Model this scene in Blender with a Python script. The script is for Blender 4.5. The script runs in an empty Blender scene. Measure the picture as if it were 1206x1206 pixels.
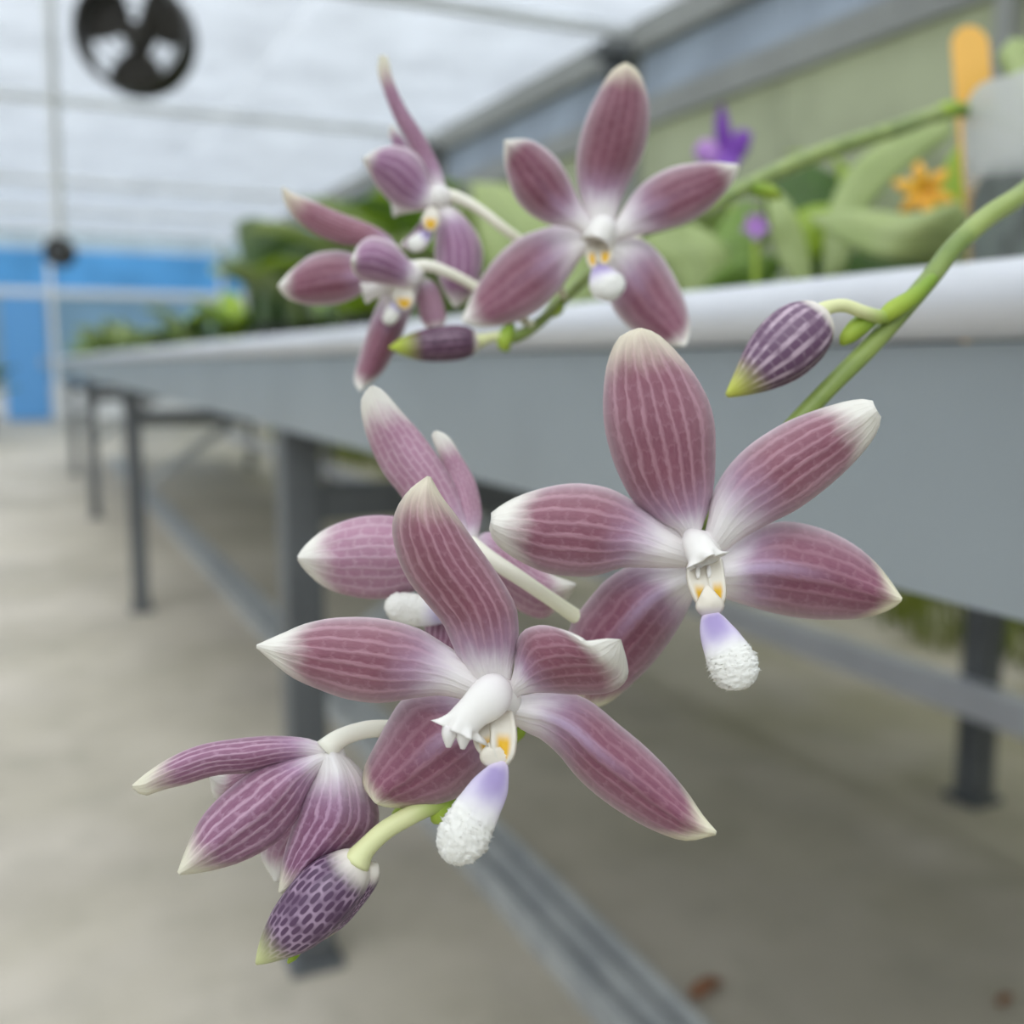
import bpy, bmesh, math, random
import numpy as np
from mathutils import Vector, noise
C = bpy.context.scene
COL = C.collection
R = math.radians
rnd = random.Random(7)

# ---------------------------------------------------------------- camera
F, H = 1230.0, 0.80                       # focal length in photo pixels, eye height
yaw, pit = R(-25.0), R(-8.2)
FW = np.array([-math.sin(yaw) * math.cos(pit), math.cos(yaw) * math.cos(pit), math.sin(pit)])
RT = np.array([math.cos(yaw), math.sin(yaw), 0.0])
UP = np.cross(RT, FW)
EYE = np.array([0.0, 0.0, H])
cam = bpy.data.cameras.new('camera')
cam_o = bpy.data.objects.new('camera', cam)
COL.objects.link(cam_o)
cam_o.location = EYE
cam_o.rotation_euler = (R(90) + pit, 0, yaw)
cam.sensor_width = 36.0
cam.lens = 36.0 * F / 1206.0
cam.clip_start = 0.01
cam.clip_end = 300
cam.dof.use_dof = True
cam.dof.focus_distance = 0.131
cam.dof.aperture_fstop = 14.5
C.camera = cam_o

# ---------------------------------------------------------------- sky, exposure
C.view_settings.view_transform = 'Standard'
C.view_settings.look = 'None'
C.view_settings.gamma = 1.0
C.view_settings.use_curve_mapping = False
C.view_settings.exposure = 0.33
C.cycles.max_bounces = 10
C.cycles.transparent_max_bounces = 16
w = bpy.data.worlds.new('overcast_sky')
C.world = w
w.use_nodes = True
nt = w.node_tree
bg = nt.nodes['Background']
tc = nt.nodes.new('ShaderNodeTexCoord')
sx = nt.nodes.new('ShaderNodeSeparateXYZ')
cr = nt.nodes.new('ShaderNodeValToRGB')
nt.links.new(tc.outputs['Generated'], sx.inputs[0])
nt.links.new(sx.outputs['Z'], cr.inputs[0])
nt.links.new(cr.outputs[0], bg.inputs[0])
e = cr.color_ramp.elements                # overcast: the zenith three times the horizon
e[0].position = 0.0; e[0].color = (.115, .137, .168, 1)
e[1].position = 1.0; e[1].color = (1.0, .99, .96, 1)
SKY = 2.6
bg.inputs[1].default_value = SKY
sun = bpy.data.lights.new('hazy_sun', 'SUN')       # sun behind thin cloud, high over the viewer's left shoulder
sun.energy = 3.3
sun.angle = math.radians(60)
sun.color = (1.0, .96, .90)
sun_o = bpy.data.objects.new('hazy_sun', sun)
COL.objects.link(sun_o)
sun_o.rotation_euler = Vector((.45, .62, -.85)).to_track_quat('-Z', 'Y').to_euler()

# ---------------------------------------------------------------- helpers: points
def ray(x, y): return FW + (x - 603) / F * RT - (y - 603) / F * UP
def P(x, y, d): return EYE + ray(x, y) * d
def onz(x, y, z):
    r = ray(x, y); return EYE + r * ((z - H) / r[2])
def onx(x, y, X):
    r = ray(x, y); return EYE + r * (X / r[0])

# ---------------------------------------------------------------- helpers: objects
WL = {}
def link(o, parent=None, anchor=(0, 0, 0)):
    COL.objects.link(o)
    a = np.array(anchor, float)
    if parent is not None:
        o.parent = parent
        o.location = a - WL[parent.name]
    else:
        o.location = a
    WL[o.name] = a
    return o
def tag(o, label=None, cat=None, group=None, kind=None):
    if label: o['label'] = label
    if cat: o['category'] = cat
    if group: o['group'] = group
    if kind: o['kind'] = kind
    return o
def empty(name, loc, label=None, cat=None, group=None, parent=None):
    o = bpy.data.objects.new(name, None)
    o.empty_display_size = 0.01
    link(o, parent, loc)
    return tag(o, label, cat, group)
class MB:
    def __init__(s): s.v = []; s.f = []; s.uv = []; s.has_uv = False; s.mi = []
    def add(s, vs, fs, uvs=None, mi=0):
        b = len(s.v); s.v += [tuple(map(float, p)) for p in vs]
        for f in fs: s.f.append(tuple(b + i for i in f)); s.mi.append(mi)
        if uvs is None: uvs = [(0, 0)] * len(vs)
        else: s.has_uv = True
        s.uv += [tuple(u) for u in uvs]
    def box(s, a, b, mi=0):
        x0, y0, z0 = [min(p, q) for p, q in zip(a, b)]; x1, y1, z1 = [max(p, q) for p, q in zip(a, b)]
        s.add([(x0, y0, z0), (x1, y0, z0), (x1, y1, z0), (x0, y1, z0), (x0, y0, z1), (x1, y0, z1), (x1, y1, z1), (x0, y1, z1)],
              [(0, 3, 2, 1), (4, 5, 6, 7), (0, 1, 5, 4), (1, 2, 6, 5), (2, 3, 7, 6), (3, 0, 4, 7)], mi=mi)
    def extrude_y(s, prof, y0, y1, closed=True, mi=0):
        n = len(prof)
        vs = [(x, y0, z) for x, z in prof] + [(x, y1, z) for x, z in prof]
        fs = [(i, (i + 1) % n, n + (i + 1) % n, n + i) for i in range(n if closed else n - 1)]
        if closed: fs += [tuple(reversed(range(n))), tuple(range(n, 2 * n))]
        s.add(vs, fs, mi=mi)
    def sweep(s, rings, uvs=None, cap0=True, cap1=True, mi=0):
        m = len(rings[0]); n = len(rings)
        vs = [p for r in rings for p in r]; fs = []
        for i in range(n - 1):
            for j in range(m):
                fs.append((i * m + j, i * m + (j + 1) % m, (i + 1) * m + (j + 1) % m, (i + 1) * m + j))
        if cap0: fs.append(tuple(reversed(range(m))))
        if cap1: fs.append(tuple((n - 1) * m + j for j in range(m)))
        s.add(vs, fs, uvs, mi)
    def build(s, name, mats, parent=None, anchor=None, smooth=True, bevel=0, solid=0, auto=None):
        if not isinstance(mats, (list, tuple)): mats = [mats]
        V = np.array(s.v)
        if anchor is None:
            anchor = WL[parent.name] if parent is not None else (V.min(0) + V.max(0)) / 2 * [1, 1, 0] + [0, 0, V[:, 2].min()]
        me = bpy.data.meshes.new(name)
        me.from_pydata([tuple(p) for p in V - np.array(anchor)], [], s.f)
        for m in mats: me.materials.append(m)
        if s.has_uv:
            l = me.uv_layers.new(name='UVMap')
            idx = np.zeros(len(me.loops), dtype=np.int32); me.loops.foreach_get('vertex_index', idx)
            l.data.foreach_set('uv', np.array(s.uv)[idx].ravel())
        for p, mi in zip(me.polygons, s.mi): p.use_smooth = smooth; p.material_index = mi
        bm = bmesh.new(); bm.from_mesh(me)
        if not solid: bmesh.ops.recalc_face_normals(bm, faces=bm.faces)
        bm.to_mesh(me); bm.free()
        if auto is not None: me.set_sharp_from_angle(angle=R(auto))
        o = bpy.data.objects.new(name, me)
        link(o, parent, anchor)
        if bevel:
            b = o.modifiers.new('bevel', 'BEVEL'); b.width = bevel; b.segments = 2; b.limit_method = 'ANGLE'
        if solid:
            b = o.modifiers.new('solid', 'SOLIDIFY'); b.thickness = solid; b.offset = 0
        return o

def spline(pts, n, by_len=True):
    """Catmull-Rom through pts (any dimension), n samples evenly spaced along the first two axes."""
    p = np.array(pts, float)
    if len(p) == 2:
        t = np.linspace(0, 1, n)[:, None]; return p[0] * (1 - t) + p[1] * t
    q = np.vstack([2 * p[0] - p[1], p, 2 * p[-1] - p[-2]])
    out = []
    for i in range(len(p) - 1):
        a, b, c, d = q[i:i + 4]
        for t in np.linspace(0, 1, 16, endpoint=False):
            out.append(.5 * (2 * b + (c - a) * t + (2 * a - 5 * b + 4 * c - d) * t * t + (3 * b - a - 3 * c + d) * t ** 3))
    out.append(p[-1]); out = np.array(out)
    L = np.r_[0, np.cumsum(np.linalg.norm(np.diff(out[:, :2], axis=0), axis=1))]
    t = np.linspace(0, L[-1], n)
    return np.array([np.interp(t, L, out[:, k]) for k in range(out.shape[1])]).T

# ---------------------------------------------------------------- helpers: materials
def lin(c):
    return tuple(((v / 255) / 12.92 if v / 255 <= .04045 else ((v / 255 + .055) / 1.055) ** 2.4) for v in c) + (1,)
class NT:
    def __init__(s, name):
        s.m = bpy.data.materials.new(name); s.m.use_nodes = True
        s.t = s.m.node_tree; s.b = s.t.nodes['Principled BSDF']; s.out = s.t.nodes['Material Output']
    def n(s, typ, ins=None, **kw):
        x = s.t.nodes.new('ShaderNode' + typ)
        for k, v in kw.items(): setattr(x, k, v)
        for k, v in (ins or {}).items(): s.set(x.inputs[k], v)
        return x
    def set(s, sock, v):
        if hasattr(v, 'is_output'): s.t.links.new(v, sock)
        else: sock.default_value = v
    def math(s, op, a, b=None, c=None, clamp=False):
        x = s.n('Math', operation=op, use_clamp=clamp)
        for i, v in enumerate((a, b, c)):
            if v is not None: s.set(x.inputs[i], v)
        return x.outputs[0]
    def mix(s, f, a, b):
        x = s.n('Mix', data_type='RGBA'); s.set(x.inputs[0], f); s.set(x.inputs[6], a); s.set(x.inputs[7], b)
        return x.outputs[2]
    def ramp(s, v, a, b):                      # smoothstep from a to b
        x = s.n('MapRange', interpolation_type='SMOOTHSTEP')
        s.set(x.inputs[0], v); s.set(x.inputs[1], a); s.set(x.inputs[2], b)
        return x.outputs[0]
    def noise(s, scale, vec=None, detail=4, rough=.55):
        x = s.n('TexNoise'); x.inputs['Scale'].default_value = scale; x.inputs['Detail'].default_value = detail
        x.inputs['Roughness'].default_value = rough
        if vec is not None: s.set(x.inputs['Vector'], vec)
        return x.outputs['Fac']
    def obj(s): return s.n('TexCoord').outputs['Object']
    def bump(s, h, strength, dist):
        x = s.n('Bump'); s.set(x.inputs['Height'], h); x.inputs['Strength'].default_value = strength; x.inputs['Distance'].default_value = dist
        s.set(s.b.inputs['Normal'], x.outputs[0])
    def translucent(s, col, f):
        t = s.n('BsdfTranslucent'); s.set(t.inputs[0], col)
        mx = s.n('MixShader'); s.set(mx.inputs[0], f)
        s.t.links.new(s.b.outputs[0], mx.inputs[1]); s.t.links.new(t.outputs[0], mx.inputs[2])
        s.t.links.new(mx.outputs[0], s.out.inputs[0])
def plain(name, col, rough=.5, metal=0, var=.0, scale=8, col2=None, bump=0, spec=.5):
    m = NT(name); c = lin(col)
    m.b.inputs['Roughness'].default_value = rough; m.b.inputs['Metallic'].default_value = metal
    m.b.inputs['Specular IOR Level'].default_value = spec
    nz = m.noise(scale, m.obj())
    c2 = lin(col2) if col2 else tuple(v * (1 - var) for v in c[:3]) + (1,)
    m.set(m.b.inputs['Base Color'], m.mix(m.ramp(nz, .35, .68), c, c2))
    if bump: m.bump(nz, bump, .002)
    return m.m

def petal_mat(name, dark=(137, 78, 95), vein=(190, 144, 156), lilac=(206, 182, 212), tip=(244, 240, 230), edge=(238, 224, 228),
              t0=.84, t1=.97, b0=.06, b1=.30, keel=.0, nv=7., nu=12., cross=.36, edgew=.6, trans=.22, line=.85, tipedge=0):
    m = NT(name)
    uv = m.n('UVMap').outputs[0]
    sp = m.n('SeparateXYZ'); m.set(sp.inputs[0], uv)
    u, v = sp.outputs[0], sp.outputs[1]
    vv = m.math('ABSOLUTE', m.math('SUBTRACT', m.math('MULTIPLY', v, 2.0), 1.0))
    n1 = m.noise(6.0, uv, 3); n2 = m.noise(28.0, uv, 3)
    wob = m.math('MULTIPLY', m.math('SUBTRACT', n1, .5), .10)
    wob2 = m.math('MULTIPLY', m.math('SUBTRACT', n2, .5), .05)
    vw = m.math('ADD', m.math('ADD', v, wob), wob2)
    uw = m.math('ADD', u, m.math('MULTIPLY', m.math('SUBTRACT', n2, .5), .06))
    def brick(uu, vv_, mort):
        cx = m.n('CombineXYZ'); m.set(cx.inputs[0], uu); m.set(cx.inputs[1], vv_)
        b = m.n('TexBrick', {'Vector': cx.outputs[0]}, offset=.5, squash=1.0)
        for k, x in {'Scale': 1., 'Mortar Size': mort, 'Mortar Smooth': 1., 'Brick Width': 1., 'Row Height': 1., 'Bias': 0.}.items():
            b.inputs[k].default_value = x
        return b.outputs['Fac']
    longl = brick(m.math('ADD', m.math('MULTIPLY', uw, .001), .25), m.math('MULTIPLY', vw, nv), .34)
    net = brick(m.math('MULTIPLY', uw, nu), m.math('MULTIPLY', vw, nv), .20)
    fac = m.math('MAXIMUM', m.math('MULTIPLY', longl, line), m.math('MULTIPLY', net, cross))
    fac = m.math('MULTIPLY', fac, m.math('ADD', .45, n1))
    d = m.mix(m.ramp(m.noise(3.5, uv, 3), .35, .7), lin(dark), tuple(a * .88 for a in lin(dark)[:3]) + (1,))
    c = m.mix(fac, d, lin(vein))
    c = m.mix(m.math('MULTIPLY', m.ramp(n2, .3, .8), .18), c, lin(vein))
    # base: lilac, then white in the throat
    uj = m.math('ADD', u, m.math('MULTIPLY', m.math('SUBTRACT', n1, .5), .12))
    c = m.mix(m.math('MULTIPLY', m.ramp(uj, b1 + .16, b0), .8), c, lin(lilac))
    if keel:
        k = m.math('MULTIPLY', m.ramp(m.math('ADD', vv, m.math('MULTIPLY', m.math('SUBTRACT', n2, .5), .2)), .24, .0), m.math('MULTIPLY', m.ramp(u, .68, .22), keel))
        c = m.mix(k, c, lin(lilac))
    c = m.mix(m.ramp(uj, b1 * 1.05, b0 * .8), c, lin((250, 245, 242)))
    # margin and tip
    c = m.mix(m.math('MULTIPLY', m.math('ADD', m.math('MULTIPLY', m.math('POWER', vv, 3.5), .42), m.math('MULTIPLY', m.math('POWER', vv, 14.), .6)), edgew, clamp=True), c, lin(edge))
    ut = m.math('ADD', uj, m.math('MULTIPLY', m.math('POWER', vv, 3.0), .05 + tipedge))
    c = m.mix(m.ramp(ut, t0 - .06, t1), c, lin(tip))
    m.set(m.b.inputs['Base Color'], c)
    m.b.inputs['Roughness'].default_value = .48
    m.b.inputs['Specular IOR Level'].default_value = .35
    m.bump(m.math('ADD', m.math('MULTIPLY', longl, .8), m.math('MULTIPLY', n2, .5)), .35, .0003)
    m.translucent(c, trans)
    return m.m

def bud_mat(name, dark=(92, 58, 88), pale=(196, 170, 188), tip=(196, 200, 120), base=(236, 228, 216), nv=14., nu=9., t0=.80, b1=.2, line=.45, net_=.9, wash=0.):
    m = NT(name)
    uv = m.n('UVMap').outputs[0]; sp = m.n('SeparateXYZ'); m.set(sp.inputs[0], uv)
    u, v = sp.outputs[0], sp.outputs[1]
    n1 = m.noise(9., m.obj(), 3); nn = m.n('TexNoise'); nn.inputs['Scale'].default_value = 350.
    m.set(nn.inputs['Vector'], m.obj()); n2 = nn.outputs[0]
    j = m.math('MULTIPLY', m.math('SUBTRACT', n2, .5), .06)
    # staggered rows of oval spots between pale veins
    row = m.math('FLOOR', m.math('MULTIPLY', v, nv))
    su = m.math('MULTIPLY', m.math('ADD', m.math('ADD', m.math('MULTIPLY', m.math('ADD', u, j), nu), m.math('MULTIPLY', row, .5)), m.math('MULTIPLY', m.math('SINE', m.math('MULTIPLY', row, 7.3)), .2)), 2 * math.pi)
    sx_ = m.math('MULTIPLY_ADD', m.math('COSINE', su), -.5, .5)
    sy_ = m.math('MULTIPLY_ADD', m.math('COSINE', m.math('MULTIPLY', m.math('ADD', v, m.math('MULTIPLY', j, .3)), nv * 2 * math.pi)), -.5, .5)
    f_sp = m.math('SUBTRACT', 1., m.ramp(m.math('MULTIPLY', m.math('POWER', sx_, .6), sy_), .02, .42))
    f_ln = m.math('SUBTRACT', 1., m.ramp(sy_, .05, .6))
    f = m.math('MAXIMUM', m.math('MULTIPLY', f_ln, line), m.math('MULTIPLY', f_sp, net_))
    f = m.math('ADD', m.math('MULTIPLY', f, m.math('ADD', .25, m.ramp(n2, .35, .65))), wash)
    c = m.mix(f, lin(dark), lin(pale))
    c = m.mix(m.ramp(m.math('ADD', u, j), b1, .04), c, lin(base))
    c = m.mix(m.ramp(m.math('ADD', u, j), t0 - .06, .97), c, lin(tip))
    m.set(m.b.inputs['Base Color'], c)
    m.b.inputs['Roughness'].default_value = .42
    m.translucent(c, .12)
    return m.m

def uv_mat(name, fn, rough=.5, trans=.2, spec=.35):
    """material whose colour is fn(m, u, v)."""
    m = NT(name); uv = m.n('UVMap').outputs[0]; sp = m.n('SeparateXYZ'); m.set(sp.inputs[0], uv)
    c = fn(m, sp.outputs[0], sp.outputs[1])
    m.set(m.b.inputs['Base Color'], c); m.b.inputs['Roughness'].default_value = rough
    m.b.inputs['Specular IOR Level'].default_value = spec
    if trans: m.translucent(c, trans)
    return m.m
def tongue_col(m, u, v):
    n = m.noise(300., m.obj(), 2)
    uj = m.math('ADD', u, m.math('MULTIPLY', m.math('SUBTRACT', n, .5), .16))
    ff = m.math('ABSOLUTE', m.math('SINE', m.math('MULTIPLY', v, 2 * math.pi)))
    c = m.mix(m.ramp(uj, .58, .24), lin((248, 246, 238)), lin((212, 200, 228)))
    c = m.mix(m.math('MULTIPLY', m.ramp(m.math('SUBTRACT', uj, m.math('MULTIPLY', m.math('SUBTRACT', ff, .8), .25)), .42, .14), m.math('MULTIPLY', m.ramp(ff, .35, 1.), .62)), c, lin((132, 108, 176)))
    return m.mix(m.ramp(uj, .12, .02), c, lin((226, 212, 232)))
def lobe_col(m, u, v):
    c = lin((240, 234, 220))
    g = m.math('MULTIPLY', m.ramp(m.math('ABSOLUTE', m.math('SUBTRACT', u, .62)), .30, .08), m.ramp(m.math('ABSOLUTE', m.math('SUBTRACT', v, .5)), .46, .15))
    n = m.noise(500., m.obj(), 2)
    c = m.mix(m.math('MULTIPLY', g, m.ramp(n, .02, .3)), c, lin((236, 186, 30)))
    return m.mix(m.math('MULTIPLY', m.ramp(u, .84, .98), .6), c, lin((150, 126, 190)))
def callus_col(m, u, v): return m.mix(m.math('MULTIPLY', m.ramp(u, .55, 1.), .55), lin((240, 232, 216)), lin((168, 148, 200)))
def white_col(m, u, v): return m.mix(m.ramp(u, .0, .5), lin((244, 238, 236)), lin((248, 244, 238)))
M_TONGUE = uv_mat('lip_violet_white', tongue_col, .6, .15)
M_LOBE = uv_mat('lip_cream_yellow', lobe_col, .42, .25)
M_CALLUS = uv_mat('callus_cream', callus_col, .45, .2)
M_COLUMN = uv_mat('column_white', white_col, .42, .2)
def ped_col(m, u, v): return m.mix(m.ramp(u, .1, .9), lin((246, 242, 226)), lin((240, 238, 206)))
M_PED = uv_mat('pedicel_cream', ped_col, .4, .12)
M_PEDG = uv_mat('pedicel_yellow_green', lambda m, u, v: m.mix(m.ramp(u, .55, 1.), lin((226, 228, 172)), lin((150, 178, 58))), .42, .1)
def rach_col(m, u, v):
    n = m.noise(60., m.obj(), 4)
    return m.mix(m.ramp(n, .3, .7), lin((108, 130, 56)), lin((148, 164, 86)))
M_RACHIS = uv_mat('rachis_green', rach_col, .45, 0, .5)
M_BRACT = uv_mat('bract_green', lambda m, u, v: m.mix(m.ramp(u, .1, .9), lin((132, 164, 52)), lin((168, 190, 70))), .45, .15)

# petal looks: real colour differences between sepals, petals and their outer faces
M_DORSAL = petal_mat('dorsal_sepal_mauve', tip=(238, 228, 206), t0=.78, t1=.98, b0=.06, b1=.20, nv=8., edgew=.55)
M_PETAL = petal_mat('side_petal_mauve', t0=.80, t1=.93, b0=.16, b1=.34, nv=7., line=.85, edgew=.75)
M_PETALS = petal_mat('short_petal_mauve', t0=.68, t1=.82, b0=.08, b1=.24, nv=7., line=.6, edgew=.75)
M_LATERAL = petal_mat('lateral_sepal_mauve', dark=(134, 76, 97), tip=(242, 236, 208), t0=.88, t1=1.0, b0=.08, b1=.26, keel=.7, nv=7., line=.45, cross=.3, edgew=.75, tipedge=.06)
M_OUTER = petal_mat('outer_face_striped', dark=(136, 80, 112), vein=(206, 168, 188), lilac=(206, 174, 206), tip=(236, 230, 208), t0=.80, t1=.96, b0=.02, b1=.20, nv=7., nu=8., line=.95, cross=.45, edgew=.25)
M_OUTERB = petal_mat('outer_face_white_base', dark=(126, 68, 104), vein=(200, 160, 186), lilac=(214, 186, 212), tip=(236, 230, 208), t0=.84, t1=1.0, b0=.10, b1=.34, nv=8., nu=8., line=1., cross=.4, edgew=.3)
M_OUTERP = petal_mat('outer_face_pale', dark=(182, 130, 154), vein=(216, 184, 198), lilac=(214, 190, 214), t0=.76, t1=.92, b0=.02, b1=.18, nv=8., nu=12., line=.7, cross=.5, edgew=.3)
M_FAR = petal_mat('sepal_mauve_smooth', dark=(128, 70, 90), t0=.86, t1=.99, b0=.10, b1=.34, keel=.3, nv=5., line=.4, cross=.2, edgew=1.1)
M_FARD = petal_mat('dorsal_sepal_smooth', dark=(128, 72, 88), tip=(240, 230, 206), t0=.84, t1=.99, b0=.06, b1=.24, nv=6., line=.3, cross=.2, edgew=.9)
M_FARL = petal_mat('petal_lilac_smooth', dark=(150, 100, 136), vein=(200, 164, 190), t0=.82, t1=.98, b0=.03, b1=.24, nv=5., line=.8, cross=.3, edgew=1.2)

# ---------------------------------------------------------------- helpers: flower shapes
def petal(name, parent, L, Rr, dep, mat, cup=.0015, tilt=0., ridge=0., nu=26, nv=13, th=.00055, ripple=.0003, label=None, k=2., fold=None):
    """A curved, thick blade between two edges; dep = depth along it, cup pushes the margins back, fold raises a keel."""
    a = spline(L, nu); b = spline(Rr, nu)
    dd = spline([(i, x) for i, x in enumerate(dep)], nu)[:, 1] if len(dep) > 2 else np.linspace(dep[0], dep[1], nu)
    cups = np.interp(np.linspace(0, 1, nu), np.linspace(0, 1, len(cup)), cup) if hasattr(cup, '__len__') else np.full(nu, cup)
    tl = np.interp(np.linspace(0, 1, nu), np.linspace(0, 1, len(tilt)), tilt) if hasattr(tilt, '__len__') else np.full(nu, tilt)
    sd = rnd.random() * 50
    g = MB(); vs = []; uvs = []; fs = []
    for i in range(nu):
        u = i / (nu - 1); wpx = np.linalg.norm(b[i] - a[i])
        wf = min(1., wpx / 60.)
        for j in range(nv):
            t = -1 + 2 * j / (nv - 1)
            xy = a[i] * (1 - t) / 2 + b[i] * (1 + t) / 2
            d = dd[i] + wf * (cups[i] * abs(t) ** k + tl[i] * t - ridge * math.exp(-(t / .16) ** 2))
            if fold: d += wf * fold * abs(t)
            d += wf * ripple * (noise.noise((u * 5 + sd, t * 2.2, sd)) * (1 + abs(t)) + .5 * noise.noise((u * 14, t * 5, sd)))
            vs.append(P(xy[0], xy[1], d)); uvs.append((u, j / (nv - 1)))
    for i in range(nu - 1):
        for j in range(nv - 1):
            fs.append((i * nv + j, i * nv + j + 1, (i + 1) * nv + j + 1, (i + 1) * nv + j))
    g.add(vs, fs, uvs)
    o = g.build(name, mat, parent, anchor=(vs[nv // 2]), solid=th)
    if label: o['label'] = label
    return o

def rings(path, n, m=14, flat=1., lobes=0, lobe=0., jit=None):
    """rings along a path of (px, py, depth, radius px)."""
    s = spline(path, n)
    pts = np.array([P(*q[:3]) for q in s]); rad = np.maximum(s[:, 3], .15) * s[:, 2] / F
    T = np.gradient(pts, axis=0); T /= np.linalg.norm(T, axis=1)[:, None]
    out = []; uv = []
    prev = None
    for i in range(n):
        S = np.cross(T[i], FW)
        if np.linalg.norm(S) < .05 and prev is not None: S = prev
        S = S / np.linalg.norm(S)
        if prev is not None and S @ prev < 0: S = -S
        prev = S
        D = np.cross(S, T[i]); ring = []
        for j in range(m):
            a = 2 * math.pi * j / m
            r = rad[i] * (1 - lobe * (1 - abs(math.sin(lobes * a / 2 + .5))) ** 4)
            if jit: r += jit(i / (n - 1), a)
            ring.append(pts[i] + S * (r * math.cos(a)) + D * (flat * r * math.sin(a)))
            uv.append((i / (n - 1), j / m))
        out.append(ring)
    return out, uv
def tube(name, parent, path, mat, n=24, m=12, flat=1., lobes=0, lobe=0., jit=None, label=None):
    g = MB(); r, uv = rings(path, n, m, flat, lobes, lobe, jit); g.sweep(r, uv)
    o = g.build(name, mat, parent, anchor=P(*path[0][:3]))
    if label: o['label'] = label
    return o
def horn(name, parent, path, mat, rag=.0006, n=22, m=36, teeth=9, flat=1., label=None):
    """the hooded column: a tube flaring to a ragged, hollow mouth."""
    sd = rnd.random() * 30
    def jit(u, a): return rag * max(0, (u - .82) / .18) * (noise.noise((a * 2.2 + sd, sd, 0)) * 1.2 + .8 * math.sin(a * teeth + sd))
    g = MB(); r, uv = rings(path, n, m, flat, jit=jit)
    inner = []
    for i in range(n - 1, n // 2, -1):
        c = np.mean(r[i], axis=0); inner.append([c + (p - c) * .86 for p in r[i]])
    uv2 = [(1, j / m) for _ in inner for j in range(m)]
    g.sweep(r + inner, uv + uv2)
    o = g.build(name, mat, parent, anchor=P(*path[0][:3]))
    if label: o['label'] = label
    return o
def fuzzy(name, parent, path, flat=.55, u0=.42, n=60, m=52, amp=.00034, hairs=260, label=None):
    sd = rnd.random() * 30
    def jit(u, a):
        f = min(1, max(0, (u - u0) / .2))
        q = noise.noise((math.cos(a) * 9 + sd, math.sin(a) * 9, u * 34)) + .8 * noise.noise((math.cos(a) * 19, math.sin(a) * 19 + sd, u * 70))
        return f * amp * (q + 1.0 * (rnd.random() - .5))
    g = MB(); r, uv = rings(path, n, m, flat, jit=jit); g.sweep(r, uv)
    for _ in range(hairs):
        i = int(rnd.uniform(u0 + .12, .985) * (n - 1)); j = rnd.randrange(m); c = np.mean(r[i], axis=0); p = np.array(r[i][j]); o = p - c
        o /= (np.linalg.norm(o) + 1e-9); o += np.array([rnd.uniform(-.6, .6) for _ in range(3)]); o /= np.linalg.norm(o)
        s1 = np.cross(o, FW); s1 /= np.linalg.norm(s1); s2 = np.cross(o, s1); q = .00011
        p = p - o * .00015
        g.add([p + s1 * q, p - s1 * q * .5 + s2 * q, p - s1 * q * .5 - s2 * q, p + o * rnd.uniform(.0003, .0006)],
              [(0, 1, 3), (1, 2, 3), (2, 0, 3)], [(i / (n - 1), .5)] * 4)
    o = g.build(name, M_TONGUE, parent, anchor=P(*path[0][:3]))
    if label: o['label'] = label
    return o
def hub(parent, x, y, d, rpx, flat=.8, label=None):
    """the receptacle where the floral parts join: the flower's own mesh."""
    ang = np.linspace(0.02, math.pi - .02, 9)
    path = [(x, y + rpx * -math.cos(a), d, rpx * math.sin(a)) for a in ang]
    g = MB(); r, uv = rings(path, 13, 18, flat); g.sweep(r, uv)
    o = g.build('flower', M_COLUMN, parent, anchor=P(x, y, d))
    if label: o['label'] = label
    return o
def bud(parent, path, mat, label=None):
    g = MB(); r, uv = rings(path, 34, 48, .92, 3, .10); g.sweep(r, uv)
    o = g.build('bud', mat, parent, anchor=P(*path[0][:3]))
    if label: o['label'] = label
    return o

# ---------------------------------------------------------------- materials of the house
def film(name, col, clear, rough=.4, trans=.7, nz=2., var=.08):
    """translucent sheet: part of the light goes straight through, part is scattered."""
    m = NT(name); c = lin(col)
    n = m.noise(nz, m.obj(), 3)
    cc = m.mix(m.ramp(n, .3, .7), c, tuple(v * (1 - var * 2) for v in c[:3]) + (1,))
    m.set(m.b.inputs['Base Color'], cc); m.b.inputs['Roughness'].default_value = rough
    t = m.n('BsdfTranslucent'); m.set(t.inputs[0], cc)
    p = m.n('BsdfTransparent'); m.set(p.inputs[0], cc)
    a = m.n('MixShader', {0: trans}); m.t.links.new(m.b.outputs[0], a.inputs[1]); m.t.links.new(t.outputs[0], a.inputs[2])
    b = m.n('MixShader', {0: clear}); m.t.links.new(a.outputs[0], b.inputs[1]); m.t.links.new(p.outputs[0], b.inputs[2])
    m.t.links.new(b.outputs[0], m.out.inputs[0])
    return m.m
M_ROOF = film('roof_polycarbonate', (238, 242, 247), .66, trans=.22, var=.05)
M_WALLTOP = film('wall_polycarbonate_upper', (196, 204, 214), .45, trans=.4)
M_WALLLOW = film('wall_polycarbonate_lower', (204, 208, 188), .55, trans=.5, var=.08)
M_BLUE = film('blue_sheet', (152, 206, 244), .5)
M_BLUED = film('blue_sheet_deep', (170, 196, 216), .2)
M_PALEB = film('pale_blue_sheet', (226, 238, 248), .55)
M_STEEL = plain('galvanised_steel', (186, 188, 186), .45, .1, col2=(160, 163, 164), scale=14)
M_BAR = plain('roof_steel', (206, 208, 206), .5, 0, var=.12, scale=5)
M_RAIL = plain('side_rail_grey', (150, 151, 146), .5, 0, var=.12, scale=5)
M_FASCIA = plain('bench_sheet_grey', (150, 157, 161), .38, .15, var=.10, scale=5)
M_LIP = plain('bench_lip_aluminium', (212, 213, 218), .3, .1, var=.08, scale=9)
M_LEG = plain('bench_leg_grey', (104, 107, 109), .5, .2, var=.2, scale=10)
M_TRAY = plain('bench_tray_dark', (96, 100, 100), .7, 0, var=.3, scale=4)
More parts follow.
